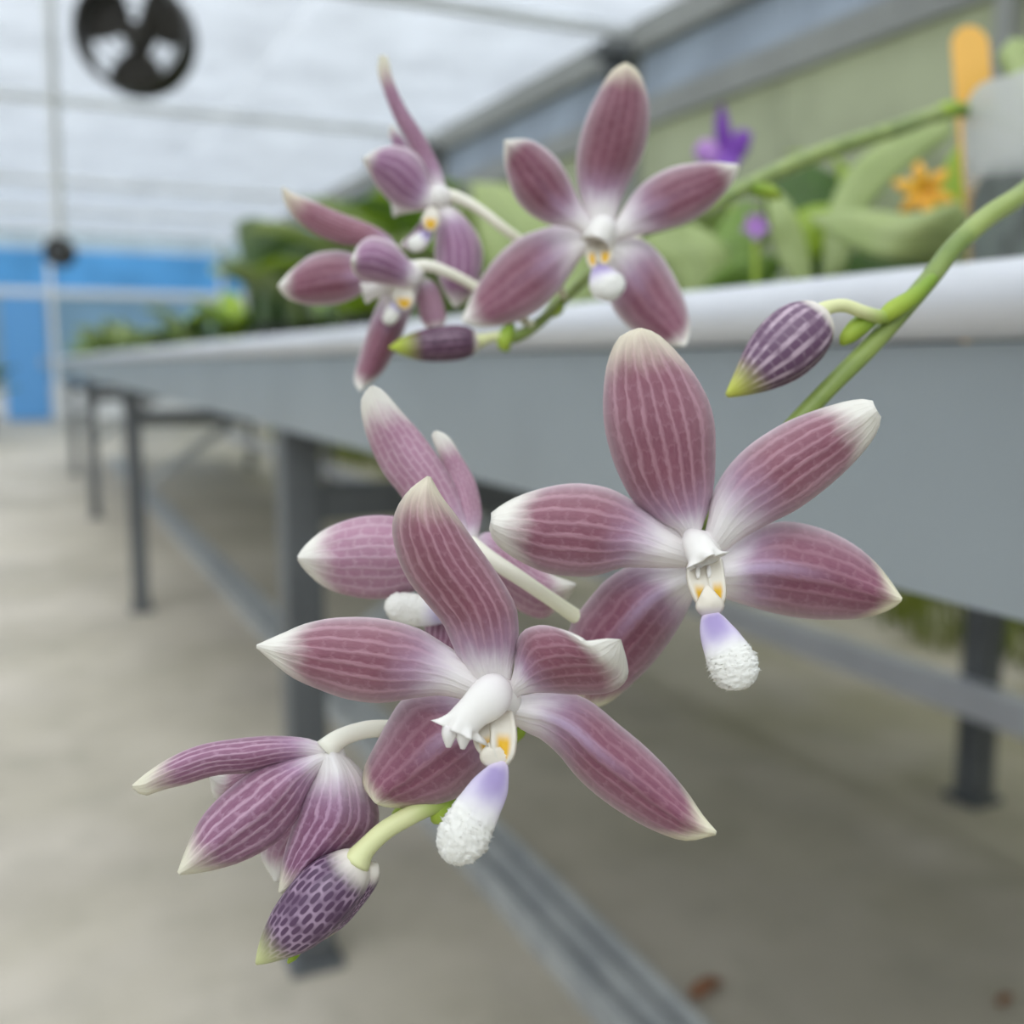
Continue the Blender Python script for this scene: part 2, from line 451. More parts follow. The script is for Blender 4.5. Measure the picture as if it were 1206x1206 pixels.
M_DARK = plain('fan_dark', (44, 40, 32), .5, .2)
M_BLACK = plain('pot_black', (34, 36, 36), .55, 0, var=.3, scale=20)
M_WHITEPAINT = plain('white_paint', (220, 222, 222), .5)
M_SOIL = plain('bark_moss', (70, 66, 40), .95, 0, col2=(96, 104, 52), scale=90, bump=1.)

def floor_mat():
    m = NT('concrete_floor'); o = m.obj()
    a = m.noise(1.3, o, 6, .6); b = m.noise(7., o, 5, .6); d = m.noise(.6, o, 4); s = m.noise(3.1, o, 3)
    c = m.mix(m.ramp(a, .32, .68), lin((176, 168, 154)), lin((204, 195, 180)))
    c = m.mix(m.math('MULTIPLY', m.ramp(b, .45, .75), .45), c, lin((150, 145, 131)))
    sp = m.n('SeparateXYZ'); m.set(sp.inputs[0], o)
    # moss grows from under the bench towards the side wall
    side = m.ramp(sp.outputs[0], .9, 2.2)
    moss = m.math('MULTIPLY', m.ramp(m.math('ADD', m.math('MULTIPLY', d, .6), m.math('MULTIPLY', s, .5)), .46, .62), m.math('ADD', .16, m.math('MULTIPLY', side, .5)))
    c = m.mix(moss, c, lin((142, 136, 98)))
    # shade of the bench, painted into the colour of the slab below it
    bench_shade = m.math('MULTIPLY', m.ramp(sp.outputs[0], .22, .55), m.ramp(sp.outputs[0], 2.2, 1.5))
    c = m.mix(m.math('MULTIPLY', bench_shade, .12), c, lin((134, 124, 104)))
    m.set(m.b.inputs['Base Color'], c)
    m.b.inputs['Roughness'].default_value = .62
    m.bump(b, .25, .004)
    return m.m
M_FLOOR = floor_mat()
M_GROUND = plain('ground_soil_grass', (96, 108, 62), .95, 0, col2=(122, 116, 88), scale=1.2)

# ---------------------------------------------------------------- the setting
g = MB(); g.add([(-60, -60, -.06), (60, -60, -.06), (60, 60, -.06), (-60, 60, -.06)], [(0, 1, 2, 3)])
tag(g.build('ground', M_GROUND), kind='structure')
XL, XR, Y0, Y1, ZC = -3.6, 3.15, -2.6, 16.0, 2.6
g = MB(); g.box((XL - .1, Y0 - .1, -.05), (XR + .1, Y1 + .1, 0))
tag(g.build('floor', M_FLOOR, anchor=(0, 0, 0)), kind='structure')

def panel(parent, a, b, mat):
    g = MB(); g.box(a, b); return g.build('panel', mat, parent, anchor=(np.array(a) + b) / 2, smooth=False)
# roof: steel bars across the house, purlins along it, clear sheets between
bars = [-2.5, .3, 2.7, 5.15, 8.05, 11.6, 13.9, 16.0]
g = MB()
g.box((XR - .06, Y0, ZC - .16), (XR + .03, Y1, ZC))          # eave beam
g.box((XL, Y0, ZC - .12), (XL + .08, Y1, ZC))
ceil = tag(g.build('ceiling', M_RAIL, smooth=False, bevel=.006), kind='structure')
for k, y in enumerate(bars):
    g = MB(); g.box((XL, y - .03, ZC - .06), (XR - .06, y + .03, ZC - .01)); g.build('roof_bar', M_BAR, ceil, smooth=False)
    if k in (3, 4, 5):
        g = MB(); g.box((XR - .24, y - .08, ZC - .17), (XR - .06, y + .08, ZC - .12)); g.box((XR - .2, y - .02, ZC - .3), (XR - .06, y + .02, ZC - .17)); g.build('bracket', M_LEG, ceil, smooth=False)
for y0, y1 in zip(bars[:-1], bars[1:]):
    nx = 4
    for i in range(nx):
        x0 = XL + (XR - XL) * i / nx; x1 = XL + (XR - XL) * (i + 1) / nx
        panel(ceil, (x0 + .006, y0 + .006, ZC), (x1 - .006, y1 - .006, ZC + .012), M_ROOF)
# right side wall: posts, mid rail, kerb, sheets
g = MB()
posts = [Y0 + .1] + [b for b in bars[1:-1]] + [Y1 - .1]
g.box((XR - .04, Y0, 2.05), (XR + .02, Y1, 2.19)); g.box((XR - .05, Y0, 0), (XR + .05, Y1, .22)); g.box((XR - .03, Y0, 1.15), (XR + .01, Y1, 1.2))
for y in posts: g.box((XR - .05, y - .035, .2), (XR + .02, y + .035, 2.5))
wr = tag(g.build('wall_right', M_RAIL, smooth=False), kind='structure')
for y0, y1 in zip(posts[:-1], posts[1:]):
    n = max(1, round((y1 - y0) / 1.25))
    for i in range(n):
        a = y0 + (y1 - y0) * i / n; b = y0 + (y1 - y0) * (i + 1) / n
        panel(wr, (XR + .022, a + .005, 2.12), (XR + .030, b - .005, 2.59), M_WALLTOP)
        panel(wr, (XR + .022, a + .005, .22), (XR + .030, b - .005, 2.11), M_WALLLOW)
# far wall: blue sheeting under a pale strip, white posts
g = MB()
g.box((XL, Y1, 0), (XR, Y1 + .08, .5)); g.box((XL, Y1 - .03, 1.70), (XR, Y1 + .02, 1.79))
xs = [XL + .05, -1.7, .44, 2.75, XR - .05]
for x in xs: g.box((x - .035, Y1 - .04, 0), (x + .035, Y1 + .02, ZC))
wf = tag(g.build('wall_far', M_WHITEPAINT, smooth=False), kind='structure')
for a, b in zip(xs[:-1], xs[1:]):
    panel(wf, (a + .036, Y1 - .01, 2.33), (b - .036, Y1, ZC - .01), M_PALEB)
    panel(wf, (a + .036, Y1 - .01, 1.795), (b - .036, Y1, 2.325), M_BLUE)
    panel(wf, (a + .036, Y1 - .01, .5), (b - .036, Y1, 1.695), M_BLUED)
# a narrow blue door stands in the far wall at the end of the aisle
g = MB(); g.box((-.20, Y1 - .06, 0), (.36, Y1 - .035, 1.68)); 
dr = tag(g.build('door_1', plain('blue_door', (96, 158, 214), .5), smooth=False, bevel=.01), kind='structure')
g = MB(); g.box((.26, Y1 - .09, .72), (.31, Y1 - .06, .86)); g.build('door_handle', M_STEEL, dr, smooth=False)
# the walls out of view close the house
for nm, A, B, horiz in (('wall_left', (XL - .02, Y0, 0), (XL, Y1, ZC), 1), ('wall_near', (XL, Y0 - .02, 0), (XR, Y0, ZC), 0)):
    g = MB(); A = np.array(A, float); B = np.array(B, float)
    g.box(A, B * [1, 1, 0] + [0, 0, .3]); g.box(A * [1, 1, 0] + [0, 0, 2.5], B)
    wl_ = tag(g.build(nm, M_BAR, smooth=False), kind='structure')
    n = 14 if horiz else 6
    for i in range(n):
        t0, t1 = i / n, (i + 1) / n
        ax = 1 if horiz else 0
        a = A.copy(); b = B.copy(); a[2] = .3; b[2] = 2.5
        a[ax] = A[ax] + (B[ax] - A[ax]) * t0 + .004; b[ax] = A[ax] + (B[ax] - A[ax]) * t1 - .004
        panel(wl_, a, b, M_ROOF)
# hedge outside the right wall
g = MB(); nu_, nv_ = 90, 26; vs = []; fs = []
for i in range(nu_):
    y = -3 + 20 * i / (nu_ - 1)
    for j in range(nv_):
        a = math.pi * j / (nv_ - 1)
        p = Vector((4.9 - 1.0 * math.cos(a), y, -.05 + 1.75 * math.sin(a) ** .6))
        d = noise.noise(p * 1.7) * .35 + noise.noise(p * 5) * .16
        vs.append((p.x - d, p.y + noise.noise(p * 4 + Vector((9, 9, 9))) * .1, p.z + d * math.sin(a)))
for i in range(nu_ - 1):
    for j in range(nv_ - 1): fs.append((i * nv_ + j, i * nv_ + j + 1, (i + 1) * nv_ + j + 1, (i + 1) * nv_ + j))
g.add(vs, fs)
M_HEDGE = plain('hedge_leaves', (92, 116, 58), .8, 0, col2=(52, 74, 34), scale=6, bump=1.)
tag(g.build('hedge', M_HEDGE, anchor=(4.9, 7, -.05)), 'long rounded green hedge outside the translucent right-hand wall', 'hedge')

# ---------------------------------------------------------------- the bench
BX0, BX1, BY0, BY1 = .28, 1.72, -1.1, 9.1
TZ = .775                                   # tray surface
bench = empty('growing_bench', (.3, 4, 0), 'long grey metal greenhouse bench with rolled pale lip beside the aisle', 'bench')
g = MB(); g.extrude_y([(BX0, .806), (BX0, .7195), (BX0 + .03, .7195), (BX0 + .03, .7215), (BX0 + .002, .7215), (BX0 + .002, .806)], BY0, BY1)
g.build('fascia', M_FASCIA, bench, smooth=False)
g = MB(); n = 28
lip = [(BX0 + .0015 + .0125 * math.cos(2 * math.pi * k / n), .8195 + .0125 * math.sin(2 * math.pi * k / n)) for k in range(n)]
g.extrude_y(lip, BY0, BY1); g.build('rolled_lip', M_LIP, bench, auto=40)
g = MB(); g.box((BX1 - .002, BY0, .72), (BX1, BY1, .83)); g.box((BX0 + .002, BY0 - .002, .72), (BX1, BY0, .83)); g.box((BX0 + .002, BY1, .72), (BX1, BY1 + .002, .83))
g.build('tray_edge', M_TRAY, bench, smooth=False)
for k in range(12):                                       # the slatted top lets light and water through
    x = BX0 + .006 + k * (BX1 - BX0 - .01) / 12
    g = MB(); g.box((x, BY0, TZ - .012), (x + .087, BY1, TZ)); g.build('slat', M_TRAY, bench, smooth=False)
for y in np.arange(BY0 + .4, BY1, .8):
    g = MB(); g.box((BX0 + .004, y - .012, TZ - .032), (BX1 - .004, y + .012, TZ - .0125)); g.build('bearer', M_TRAY, bench, smooth=False)
for y in (-.9, 1.30, 3.50, 5.75, 8.0):
    for x in (.285, 1.52):
        g = MB(); g.box((x, y - .025, .012), (x + .048, y + .025, .765)); g.box((x - .012, y - .037, 0), (x + .06, y + .037, .012)); g.build('leg', M_LEG, bench, smooth=False, bevel=.003)
    g = MB(); g.box((.333, y - .02, .60), (1.52, y + .02, .645)); g.build('cross_beam', M_LEG, bench, smooth=False, bevel=.003)
    # diagonal brace from the leg towards the middle of the cross beam
    p0, p1 = np.array([.33, y, .40]), np.array([.62, y, .60]); d = (p1 - p0) / np.linalg.norm(p1 - p0); q = np.array([-d[2], 0, d[0]]) * .014; k = np.array([0, .012, 0])
    g = MB(); g.add([p0 - q - k, p0 + q - k, p0 + q + k, p0 - q + k, p1 - q - k, p1 + q - k, p1 + q + k, p1 - q + k], [(0, 1, 2, 3), (4, 7, 6, 5), (0, 4, 5, 1), (1, 5, 6, 2), (2, 6, 7, 3), (3, 7, 4, 0)])
    g.build('brace', M_STEEL, bench, smooth=False)
g = MB(); g.extrude_y([(1.48, .175), (1.519, .175), (1.519, .235), (1.48, .235)], BY0 + .1, BY1 - .1); g.build('rear_rail', M_LIP, bench, smooth=False, bevel=.003)
# ribbed steel track lying on the floor under the bench
g = MB()
prof = [(0, 0), (0, .036), (.016, .036), (.018, .006), (.034, .006), (.036, .034), (.058, .034), (.060, .006), (.076, .006), (.078, .036), (.094, .036), (.094, 0)]
g.extrude_y([(.588 + x, z) for x, z in prof], -.6, 9.0)
tag(g.build('floor_track', M_STEEL, smooth=False), 'long ribbed galvanised steel track lying on the concrete under the bench', 'rail')

# ---------------------------------------------------------------- fans
def fan(px, py, d, r, label):
    c = P(px, py, d); n = -FW * [1, 1, 0]; n = n / np.linalg.norm(n); s = np.array([-n[1], n[0], 0.]); u = np.array([0, 0, 1.])
    t = empty('circulation_fan', c, label, 'fan')
    def at(a, rr, o): return c + (s * math.cos(a) + u * math.sin(a)) * rr + n * o
    m = 40
    g = MB(); prof = [(r, -.09), (r, .09), (r * .93, .10), (r * .93, -.10)]
    vs = [at(2 * math.pi * k / m, q, o) for k in range(m) for q, o in prof]
    g.add(vs, [(k * 4 + j, k * 4 + (j + 1) % 4, ((k + 1) % m) * 4 + (j + 1) % 4, ((k + 1) % m) * 4 + j) for k in range(m) for j in range(4)])
    g.build('housing', M_DARK, t, auto=40)
    g = MB()                                                   # guard: rings and spokes
    for rr in (.3, .5, .7, .88):
        for k in range(m):
            a0, a1 = 2 * math.pi * k / m, 2 * math.pi * (k + 1) / m
            w_ = .004
            g.add([at(a0, r * rr - w_, .10), at(a0, r * rr + w_, .10), at(a1, r * rr + w_, .10), at(a1, r * rr - w_, .10),
                   at(a0, r * rr - w_, .105), at(a0, r * rr + w_, .105), at(a1, r * rr + w_, .105), at(a1, r * rr - w_, .105)],
                  [(0, 1, 2, 3), (7, 6, 5, 4), (0, 4, 5, 1), (2, 6, 7, 3)])
    for k in range(8):
        a = math.pi / 8 + k * math.pi / 4; da = .004
        g.add([at(a, r * .1, .104) - s * da, at(a, r * .1, .104) + u * da, at(a, r, .104) + u * da, at(a, r, .104) - s * da, at(a, r * .5, .112)], [(0, 1, 2, 3), (0, 4, 3), (1, 2, 4)])
    gd = g.build('guard', M_DARK, t, smooth=False); gd['kind'] = 'stuff'
    g = MB(); rr, _ = [], 0
    for o, q in ((-.11, .02), (-.105, .055), (.02, .06), (.045, .05), (.05, .01)): rr.append([at(2 * math.pi * k / 20, q * r / .26, o) for k in range(20)])
    g.sweep(rr); g.build('motor', M_DARK, t, auto=40)
    for k in range(3):                                          # three wide blades
        a0 = math.radians(28 + 120 * k)
        g = MB(); vs = []; fs = []
        for i in range(7):
            q = r * (.16 + .74 * i / 6); half = math.radians(36 + 7 * math.sin(math.pi * i / 6))
            for j in range(7):
                x = -1 + 2 * j / 6
                vs.append(at(a0 + half * x, q, .03 * x * (1 - .3 * i / 6)))
        for i in range(6):
            for j in range(6): fs.append((i * 7 + j, i * 7 + j + 1, i * 7 + j + 8, i * 7 + j + 7))
        g.add(vs, fs); g.build('blade', M_DARK, t, solid=.004)
    g = MB(); top = ZC - .1
    for x in (-.02, ): 
        p = c + u * r; g.box(p - [.015, .015, .03], [p[0] + .015, p[1] + .015, top])
    g.build('hanger', M_BAR, t, smooth=False)
    return t
fan(160, 42, 4.75, .255, 'large dark circulation fan hanging near the roof at the upper left')
# drop pipe with a small round fan at its foot
c = P(71, 297, 5.0)
t = empty('drop_pipe_fan', c, 'small dark round fan at the foot of a long thin grey pipe', 'fan')
g = MB(); a = R(1.2)
top = np.array([c[0] + .02, c[1], ZC - .01])
g.sweep([[q + np.array([math.cos(k) * .022, math.sin(k) * .022, 0]) for k in np.linspace(0, 2 * math.pi, 12, endpoint=False)] for q in (c + [0, 0, .06], top)])
g.build('pipe', M_BAR, t, auto=40)
n = -FW * [1, 1, 0]; n /= np.linalg.norm(n); s = np.array([-n[1], n[0], 0.]); u = np.array([0, 0, 1.])
g = MB(); rr = []
for o, q in ((-.05, .03), (-.045, .06), (-.02, .072), (.03, .072), (.036, .066), (.02, .06), (.015, .02)):
    rr.append([c + (s * math.cos(k) + u * math.sin(k)) * q + n * o for k in np.linspace(0, 2 * math.pi, 24, endpoint=False)])
g.sweep(rr); g.build('housing', M_DARK, t, auto=40)
for k in range(4):
    a0 = k * math.pi / 2 + .4; g = MB()
    g.add([c + (s * math.cos(a0 + x) + u * math.sin(a0 + x)) * q + n * (.026 + x * .01) for q, x in ((.015, -.5), (.055, -.45), (.055, .45), (.015, .5))], [(0, 1, 2, 3)])
    g.build('blade', M_LEG, t, solid=.002)

# ---------------------------------------------------------------- plants on the bench
def leaf_mat(name, col, col2):
    def fn(m, u, v):
        n = m.noise(14., m.obj(), 3)
        c = m.mix(m.ramp(n, .3, .7), lin(col), lin(col2))
        mid = m.ramp(m.math('ABSOLUTE', m.math('SUBTRACT', v, .5)), .05, .0)
        return m.mix(m.math('MULTIPLY', mid, .5), c, tuple(x * .6 for x in lin(col2)[:3]) + (1,))
    return uv_mat(name, fn, .42, .35, .5)
LM = dict(pale=leaf_mat('leaf_pale_green', (192, 206, 142), (174, 192, 122)), mid=leaf_mat('leaf_mid_green', (138, 168, 76), (116, 150, 58)),
          dark=leaf_mat('leaf_dark_green', (84, 122, 38), (66, 100, 30)), lime=leaf_mat('leaf_lime_green', (176, 200, 60), (150, 184, 48)),
          grey=leaf_mat('leaf_grey_green', (164, 184, 150), (142, 166, 126)))
def leaf_geo(base, az, L, W, rise, droop, n=9, k=5, fold=.25):
    """strap leaf arching out of a crown, folded along its midrib."""
    g = MB(); vs = []; uvs = []; fs = []; p = np.array(base, float); a = rise
    h = np.array([math.cos(az), math.sin(az), 0.]); s = np.array([-math.sin(az), math.cos(az), 0.]); z = np.array([0, 0, 1.])
    for i in range(n):
        u = i / (n - 1); wd = W * (.34 + .66 * math.sin(math.pi * min(1, .18 + .75 * u)) ** .8) * (1 if u < .82 else math.sqrt(max(.02, 1 - ((u - .82) / .18) ** 2)))
        t = h * math.cos(a) + z * math.sin(a); nrm = -h * math.sin(a) + z * math.cos(a)
        for j in range(k):
            x = -1 + 2 * j / (k - 1)
            vs.append(p + s * (x * wd / 2) + nrm * (abs(x) * wd * fold)); uvs.append((u, j / (k - 1)))
        p = p + t * (L / (n - 1)); a -= droop / (n - 1)
    for i in range(n - 1):
        for j in range(k - 1): fs.append((i * k + j, i * k + j + 1, (i + 1) * k + j + 1, (i + 1) * k + j))
    g.add(vs, fs, uvs); return g
def lathe(parent, name, base, prof, mat, n=20, cap0=True, cap1=True, wob=None):
    g = MB(); rr = []
    for r, z in prof:
        rr.append([np.array(base) + [r * math.cos(2 * math.pi * k / n), r * math.sin(2 * math.pi * k / n), z + (wob(2 * math.pi * k / n, z) if wob else 0)] for k in range(n)])
    g.sweep(rr, cap0=cap0, cap1=cap1); return g.build(name, mat, parent, auto=45)
def pot(parent, base, r, h, mat=None):
    lathe(parent, 'pot', base, [(r * .72, 0), (r * .95, h * .86), (r * 1.04, h * .87), (r * 1.04, h), (r * .93, h), (r * .9, h * .84), (.002, h * .83)], mat or M_BLACK)
    lathe(parent, 'potting_bark', base, [(r * .88, h * .80), (r * .7, h * .9), (.004, h * .94)], M_SOIL, cap0=False)
def plant(loc, label, cols, size, nl=6, potr=.045, poth=.07, group=None, seed=0, wr=.35):
    q = random.Random(seed); loc = np.array(loc, float)
    t = empty('orchid_plant', loc, label, 'plant', group)
    pot(t, loc, potr, poth)
    for i in range(nl):
        az = i * 2.4 + q.uniform(-.4, .4) + seed; L = size * q.uniform(.75, 1.15)
        g = leaf_geo(loc + [0, 0, poth * .85], az, L, L * q.uniform(wr * .86, wr * 1.15), q.uniform(.9, 1.4), q.uniform(.7, 1.7), fold=q.uniform(.12, .3))
        g.build('leaf', LM[q.choice(cols)], t, solid=.0016)
    return t
def dup(root, loc, rz, sc):
    r = root.copy(); COL.objects.link(r); r.location = loc; r.rotation_euler = (0, 0, rz); r.scale = (sc, sc, sc)
    for ch in list(root.children):
        c = ch.copy(); COL.objects.link(c); c.parent = r
    return r
# the clumps that stand out
plant((.55, 1.72, TZ), 'tall pale green plant with broad upright leaves behind the upper left blooms', ['pale', 'grey', 'pale', 'lime'], .29, 10, .06, .10, seed=3, wr=.55)
plant((.52, 2.3, TZ), 'big mixed green plant on the bench left of the upper left blooms', ['dark', 'grey', 'pale', 'grey'], .26, 11, .06, .10, seed=5, wr=.5)
plant((.60, 3.3, TZ), 'low bright lime green plant far along the bench lip', ['lime', 'mid'], .2, 8, .05, .08, seed=8)
plant((.46, 1.15, TZ), 'pale green broad-leaved plant between the two upper flower groups', ['pale', 'pale', 'mid'], .22, 7, .05, .07, seed=11)
plant((.47, .84, TZ), 'small pale plant just behind the upper facing flower', ['pale', 'mid', 'lime'], .13, 7, .04, .06, seed=13)
# the rows behind: alike plants, grouped
protos = [plant((.72, 1.5, TZ), None, ['mid', 'dark', 'pale'], .26, 7, .05, .08, seed=21), plant((.74, 2.7, TZ), None, ['dark', 'mid', 'grey'], .28, 8, .05, .08, seed=22),
          plant((.95, 1.9, TZ), None, ['pale', 'grey', 'mid'], .24, 7, .05, .08, seed=23)]
spots = []
q = random.Random(4)
for iy, y in enumerate(np.arange(1.05, 8.9, .42)):
    for x in (.45, .74, 1.04):
        if x < .5 and y < 2.9: continue
        if abs(y - 3.3) < .25 and x < .7: continue
        spots.append((x + q.uniform(-.06, .06), y + q.uniform(-.1, .1)))
first = set(); nth = 0
ORD = 'zeroth first second third fourth fifth sixth seventh eighth ninth tenth eleventh twelfth thirteenth fourteenth fifteenth sixteenth seventeenth eighteenth nineteenth twentieth nearest middle farthest last'.split()
for i, (x, y) in enumerate(spots):
    k = i % 3; sc = q.uniform(.62, 1.0) * (.75 if y < 1.6 else 1) * (.8 if y > 3.5 else 1)
    if k not in first:
        first.add(k); r = protos[k]; r.location = (x, y, TZ); r.scale = (sc,) * 3
    else: r = dup(protos[k], (x, y, TZ), q.uniform(0, 6.28), sc)
    if x < .58:
        nth += y > 3.3
        tag(r, ORD[nth] + ' strap-leaved plant beyond the lime green one, counted along the bench lip' if y > 3.3 else 'strap-leaved plant by the bench lip, between the big mixed plant and the lime one', 'plant', 'front row of plants by the bench lip')
    elif x < .9: tag(r, 'green strap-leaved plant in black pot in the blurred second row on the bench', 'plant', 'second row of plants on the bench')
    else: tag(r, 'green strap-leaved plant in black pot in the blurred back row on the bench', 'plant', 'back row of plants on the bench')

# near plant at the right, leaf by leaf
def near_plant(px, d, label, potr=.035):
    b = P(px, 450, d); b[2] = TZ
    t = empty('orchid_plant', b, label, 'plant'); pot(t, b, potr, .058); return t
n1 = near_plant(985, .60, 'pale green plant with two long arching leaves left of the clear pot')
def pleaf(t, L, Rr, dep, m, cup=.004, label=None): return petal('leaf', t, L, Rr, dep, LM[m], cup=cup, th=.0014, nu=16, nv=7, ripple=.002, label=label)
pleaf(n1, [(968, 330), (975, 251), (1000, 200), (1050, 160), (1118, 141)], [(990, 330), (1010, 272), (1036, 228), (1070, 198), (1120, 160), (1118, 141)], [.60, .61, .62, .63], 'pale')
pleaf(n1, [(1140, 300), (1132, 238), (1080, 253), (1015, 247), (950, 254)], [(1130, 330), (1090, 312), (1050, 308), (1010, 296), (976, 276), (950, 254)], [.58, .55, .56, .60], 'pale')
pleaf(n1, [(930, 335), (912, 290), (905, 250), (902, 215)], [(958, 335), (950, 290), (930, 240), (902, 215)], [.60, .60, .60, .61], 'pale')
n2 = near_plant(945, .68, 'dark green plant tucked behind the pale arching leaves', .04)
pleaf(n2, [(930, 330), (905, 260), (900, 210), (940, 186)], [(990, 330), (1000, 260), (985, 210), (940, 186)], [.68, .69, .70], 'dark')
pleaf(n2, [(985, 335), (1000, 300), (1060, 292), (1130, 300)], [(985, 350), (1030, 345), (1090, 345), (1130, 300)], [.67, .66, .66], 'dark')
pleaf(n2, [(930, 300), (930, 262), (950, 245), (990, 240)], [(955, 310), (985, 288), (995, 262), (990, 240)], [.66, .66, .67], 'lime')
pleaf(n2, [(985, 230), (985, 195), (965, 178), (925, 180)], [(1005, 235), (1000, 200), (975, 185), (925, 180)], [.7, .7, .71], 'lime')
pleaf(n2, [(1080, 330), (1095, 250), (1110, 200), (1135, 160)], [(1125, 330), (1140, 260), (1140, 210), (1135, 160)], [.7, .71, .72], 'lime')
n3 = near_plant(820, .66, 'grey-green plant with one broad leaf beside the upper facing flower')
pleaf(n3, [(800, 350), (785, 320), (765, 300), (745, 285)], [(850, 345), (858, 300), (830, 270), (790, 262), (745, 285)], [.66, .66, .67], 'pale')
pleaf(n3, [(850, 350), (835, 300), (850, 260), (880, 235)], [(880, 350), (890, 300), (895, 260), (880, 235)], [.67, .68, .7], 'mid')
pleaf(n3, [(820, 350), (850, 315), (890, 300), (925, 305)], [(840, 360), (870, 345), (905, 335), (925, 305)], [.64, .62, .62], 'mid')
n4 = near_plant(620, .82, 'pale plant with large leaves seen between the white flower stalks')
pleaf(n4, [(600, 380), (575, 320), (560, 260), (555, 215)], [(690, 380), (680, 320), (640, 250), (600, 220), (555, 215)], [.82, .82, .83], 'pale')
pleaf(n4, [(640, 380), (660, 330), (680, 290), (720, 262)], [(700, 380), (720, 340), (730, 300), (720, 262)], [.8, .8, .8], 'pale')
pleaf(n4, [(560, 370), (540, 330), (520, 300), (480, 280)], [(600, 370), (580, 320), (550, 280), (480, 280)], [.84, .85, .86], 'mid')
# violet flower on a thin stem
M_VIOLET = plain('violet_petal', (132, 70, 178), .5, 0, col2=(112, 52, 160), scale=60)
M_PINKV = plain('pink_violet_petal', (190, 140, 206), .5, 0, col2=(170, 116, 196), scale=60)
b = P(868, 450, .78); b[2] = TZ
t = empty('violet_orchid', b, 'small violet flower on a thin stem above the bench plants', 'flower')
pot(t, b, .03, .05)
tube('stem', t, [(868, 400, .78, 5), (866, 330, .78, 4), (862, 250, .78, 3.5), (856, 185, .78, 3)], M_BRACT)
for L, Rr, m in (([(848, 186), (842, 160), (843, 138), (850, 120)], [(866, 186), (862, 160), (857, 138), (850, 120)], M_VIOLET),
                 ([(850, 176), (835, 164), (823, 168), (817, 180)], [(854, 192), (838, 194), (826, 192), (817, 180)], M_PINKV),
                 ([(856, 176), (866, 156), (876, 152), (886, 158)], [(856, 194), (870, 190), (880, 180), (886, 158)], M_VIOLET),
                 ([(846, 178), (842, 188), (846, 198), (854, 204)], [(868, 176), (872, 188), (866, 198), (854, 204)], M_VIOLET)):
    petal('petal', t, L, Rr, [.78, .775, .77], m, cup=.002, nu=8, nv=5, th=.001)
M_ORANGE = plain('orange_petal', (244, 186, 50), .5, 0, col2=(226, 158, 36), scale=60)
b = P(1082, 450, .70); b[2] = TZ
t = empty('orange_orchid', b, 'orange flower with narrow petals glowing behind the arching leaves', 'flower')
pot(t, b, .03, .05)
tube('stem', t, [(1082, 400, .70, 4), (1084, 330, .70, 4), (1088, 240, .70, 3)], M_BRACT)
for k in range(6):
    a = k * math.pi / 3 + .3; ca, sa = math.cos(a), math.sin(a); cx, cy = 1088, 226
    def q_(r, s_): return (cx + ca * r - sa * s_, cy + sa * r + ca * s_)
    petal('petal', t, [q_(2, 3), q_(16, 8), q_(30, 6), q_(40, 0)], [q_(2, -3), q_(16, -8), q_(30, -6), q_(40, 0)], [.70, .695, .70], M_ORANGE, cup=.001, nu=7, nv=4, th=.0008)
b = P(890, 450, .60); b[2] = TZ
t = empty('lilac_orchid', b, 'tiny lilac flower low among leaves right of upper facing flower', 'flower')
pot(t, b, .022, .045)
tube('stem', t, [(890, 420, .60, 4), (890, 340, .60, 4), (890, 280, .60, 3)], M_BRACT)
for k in range(5):
    a = k * 2 * math.pi / 5 + .3; ca, sa = math.cos(a), math.sin(a); cx, cy = 890, 266
    def q_(r, s_): return (cx + ca * r - sa * s_, cy + sa * r + ca * s_)
    petal('petal', t, [q_(1, 2), q_(9, 6), q_(18, 0)], [q_(1, -2), q_(9, -6), q_(18, 0)], [.60, .597], M_PINKV, cup=.001, nu=6, nv=4, th=.0008)

# a stand of plants at the far end of the aisle
M_STAND = plain('stand_dark', (58, 64, 66), .6, 0, var=.2)
for i, (x, y, s_) in enumerate(((-.40, 12.0, .5), (-1.4, 13.2, .5))):
    plant((x, y, .0), ('dark leafy plant on the floor at the far end of the aisle' if i == 0 else 'second leafy plant farther left at the aisle end'), ['dark', 'mid', 'grey'], .62 * s_ / .5, 10, .14, .3, seed=40 + i)
# weeds along the foot of the side wall
g = MB(); q = random.Random(12)
for _ in range(3200):
    y = q.uniform(.6, 11); x = q.uniform(2.3, 3.0) + .25 * noise.noise((y * 1.3, 0, 0)); h_ = q.uniform(.05, .26); a = q.uniform(0, 6.28); d = np.array([math.cos(a), math.sin(a), 0]) * q.uniform(.02, .07); s_ = np.array([-math.sin(a), math.cos(a), 0]) * .008
    p = np.array([min(x, 2.93), y, 0])
    g.add([p - s_, p + s_, p + d * .5 + s_ + [0, 0, h_ * .7], p + d * .5 - s_ + [0, 0, h_ * .7], p + d + [0, 0, h_]], [(0, 1, 2, 3), (3, 2, 4)])
tag(g.build('weeds', leaf_mat('weed_olive', (128, 136, 52), (96, 106, 36)), anchor=(2.6, 5, 0)), 'low yellow-green weeds growing along the foot of the right-hand wall', 'weeds', kind='stuff')
# dry leaves on the floor
M_DRY = plain('dry_leaf', (140, 92, 60), .8, 0, col2=(104, 66, 44), scale=60)
for (px, py), lab in (((838, 1172), 'curled brown dry leaf on the concrete beside the floor track'), ((1188, 1182), 'small brown dry leaf on the concrete at the lower right')):
    c = onz(px, py, 0.004); L = .055 if px < 1000 else .03; t = lambda *_: 0
    g = leaf_geo(c - [L * .5, 0, -.002], .2, L, L * .42, .25, .5, fold=.35)
    tag(g.build('dry_leaf', M_DRY, anchor=c - [0, 0, .004], solid=.001), lab, 'leaf')

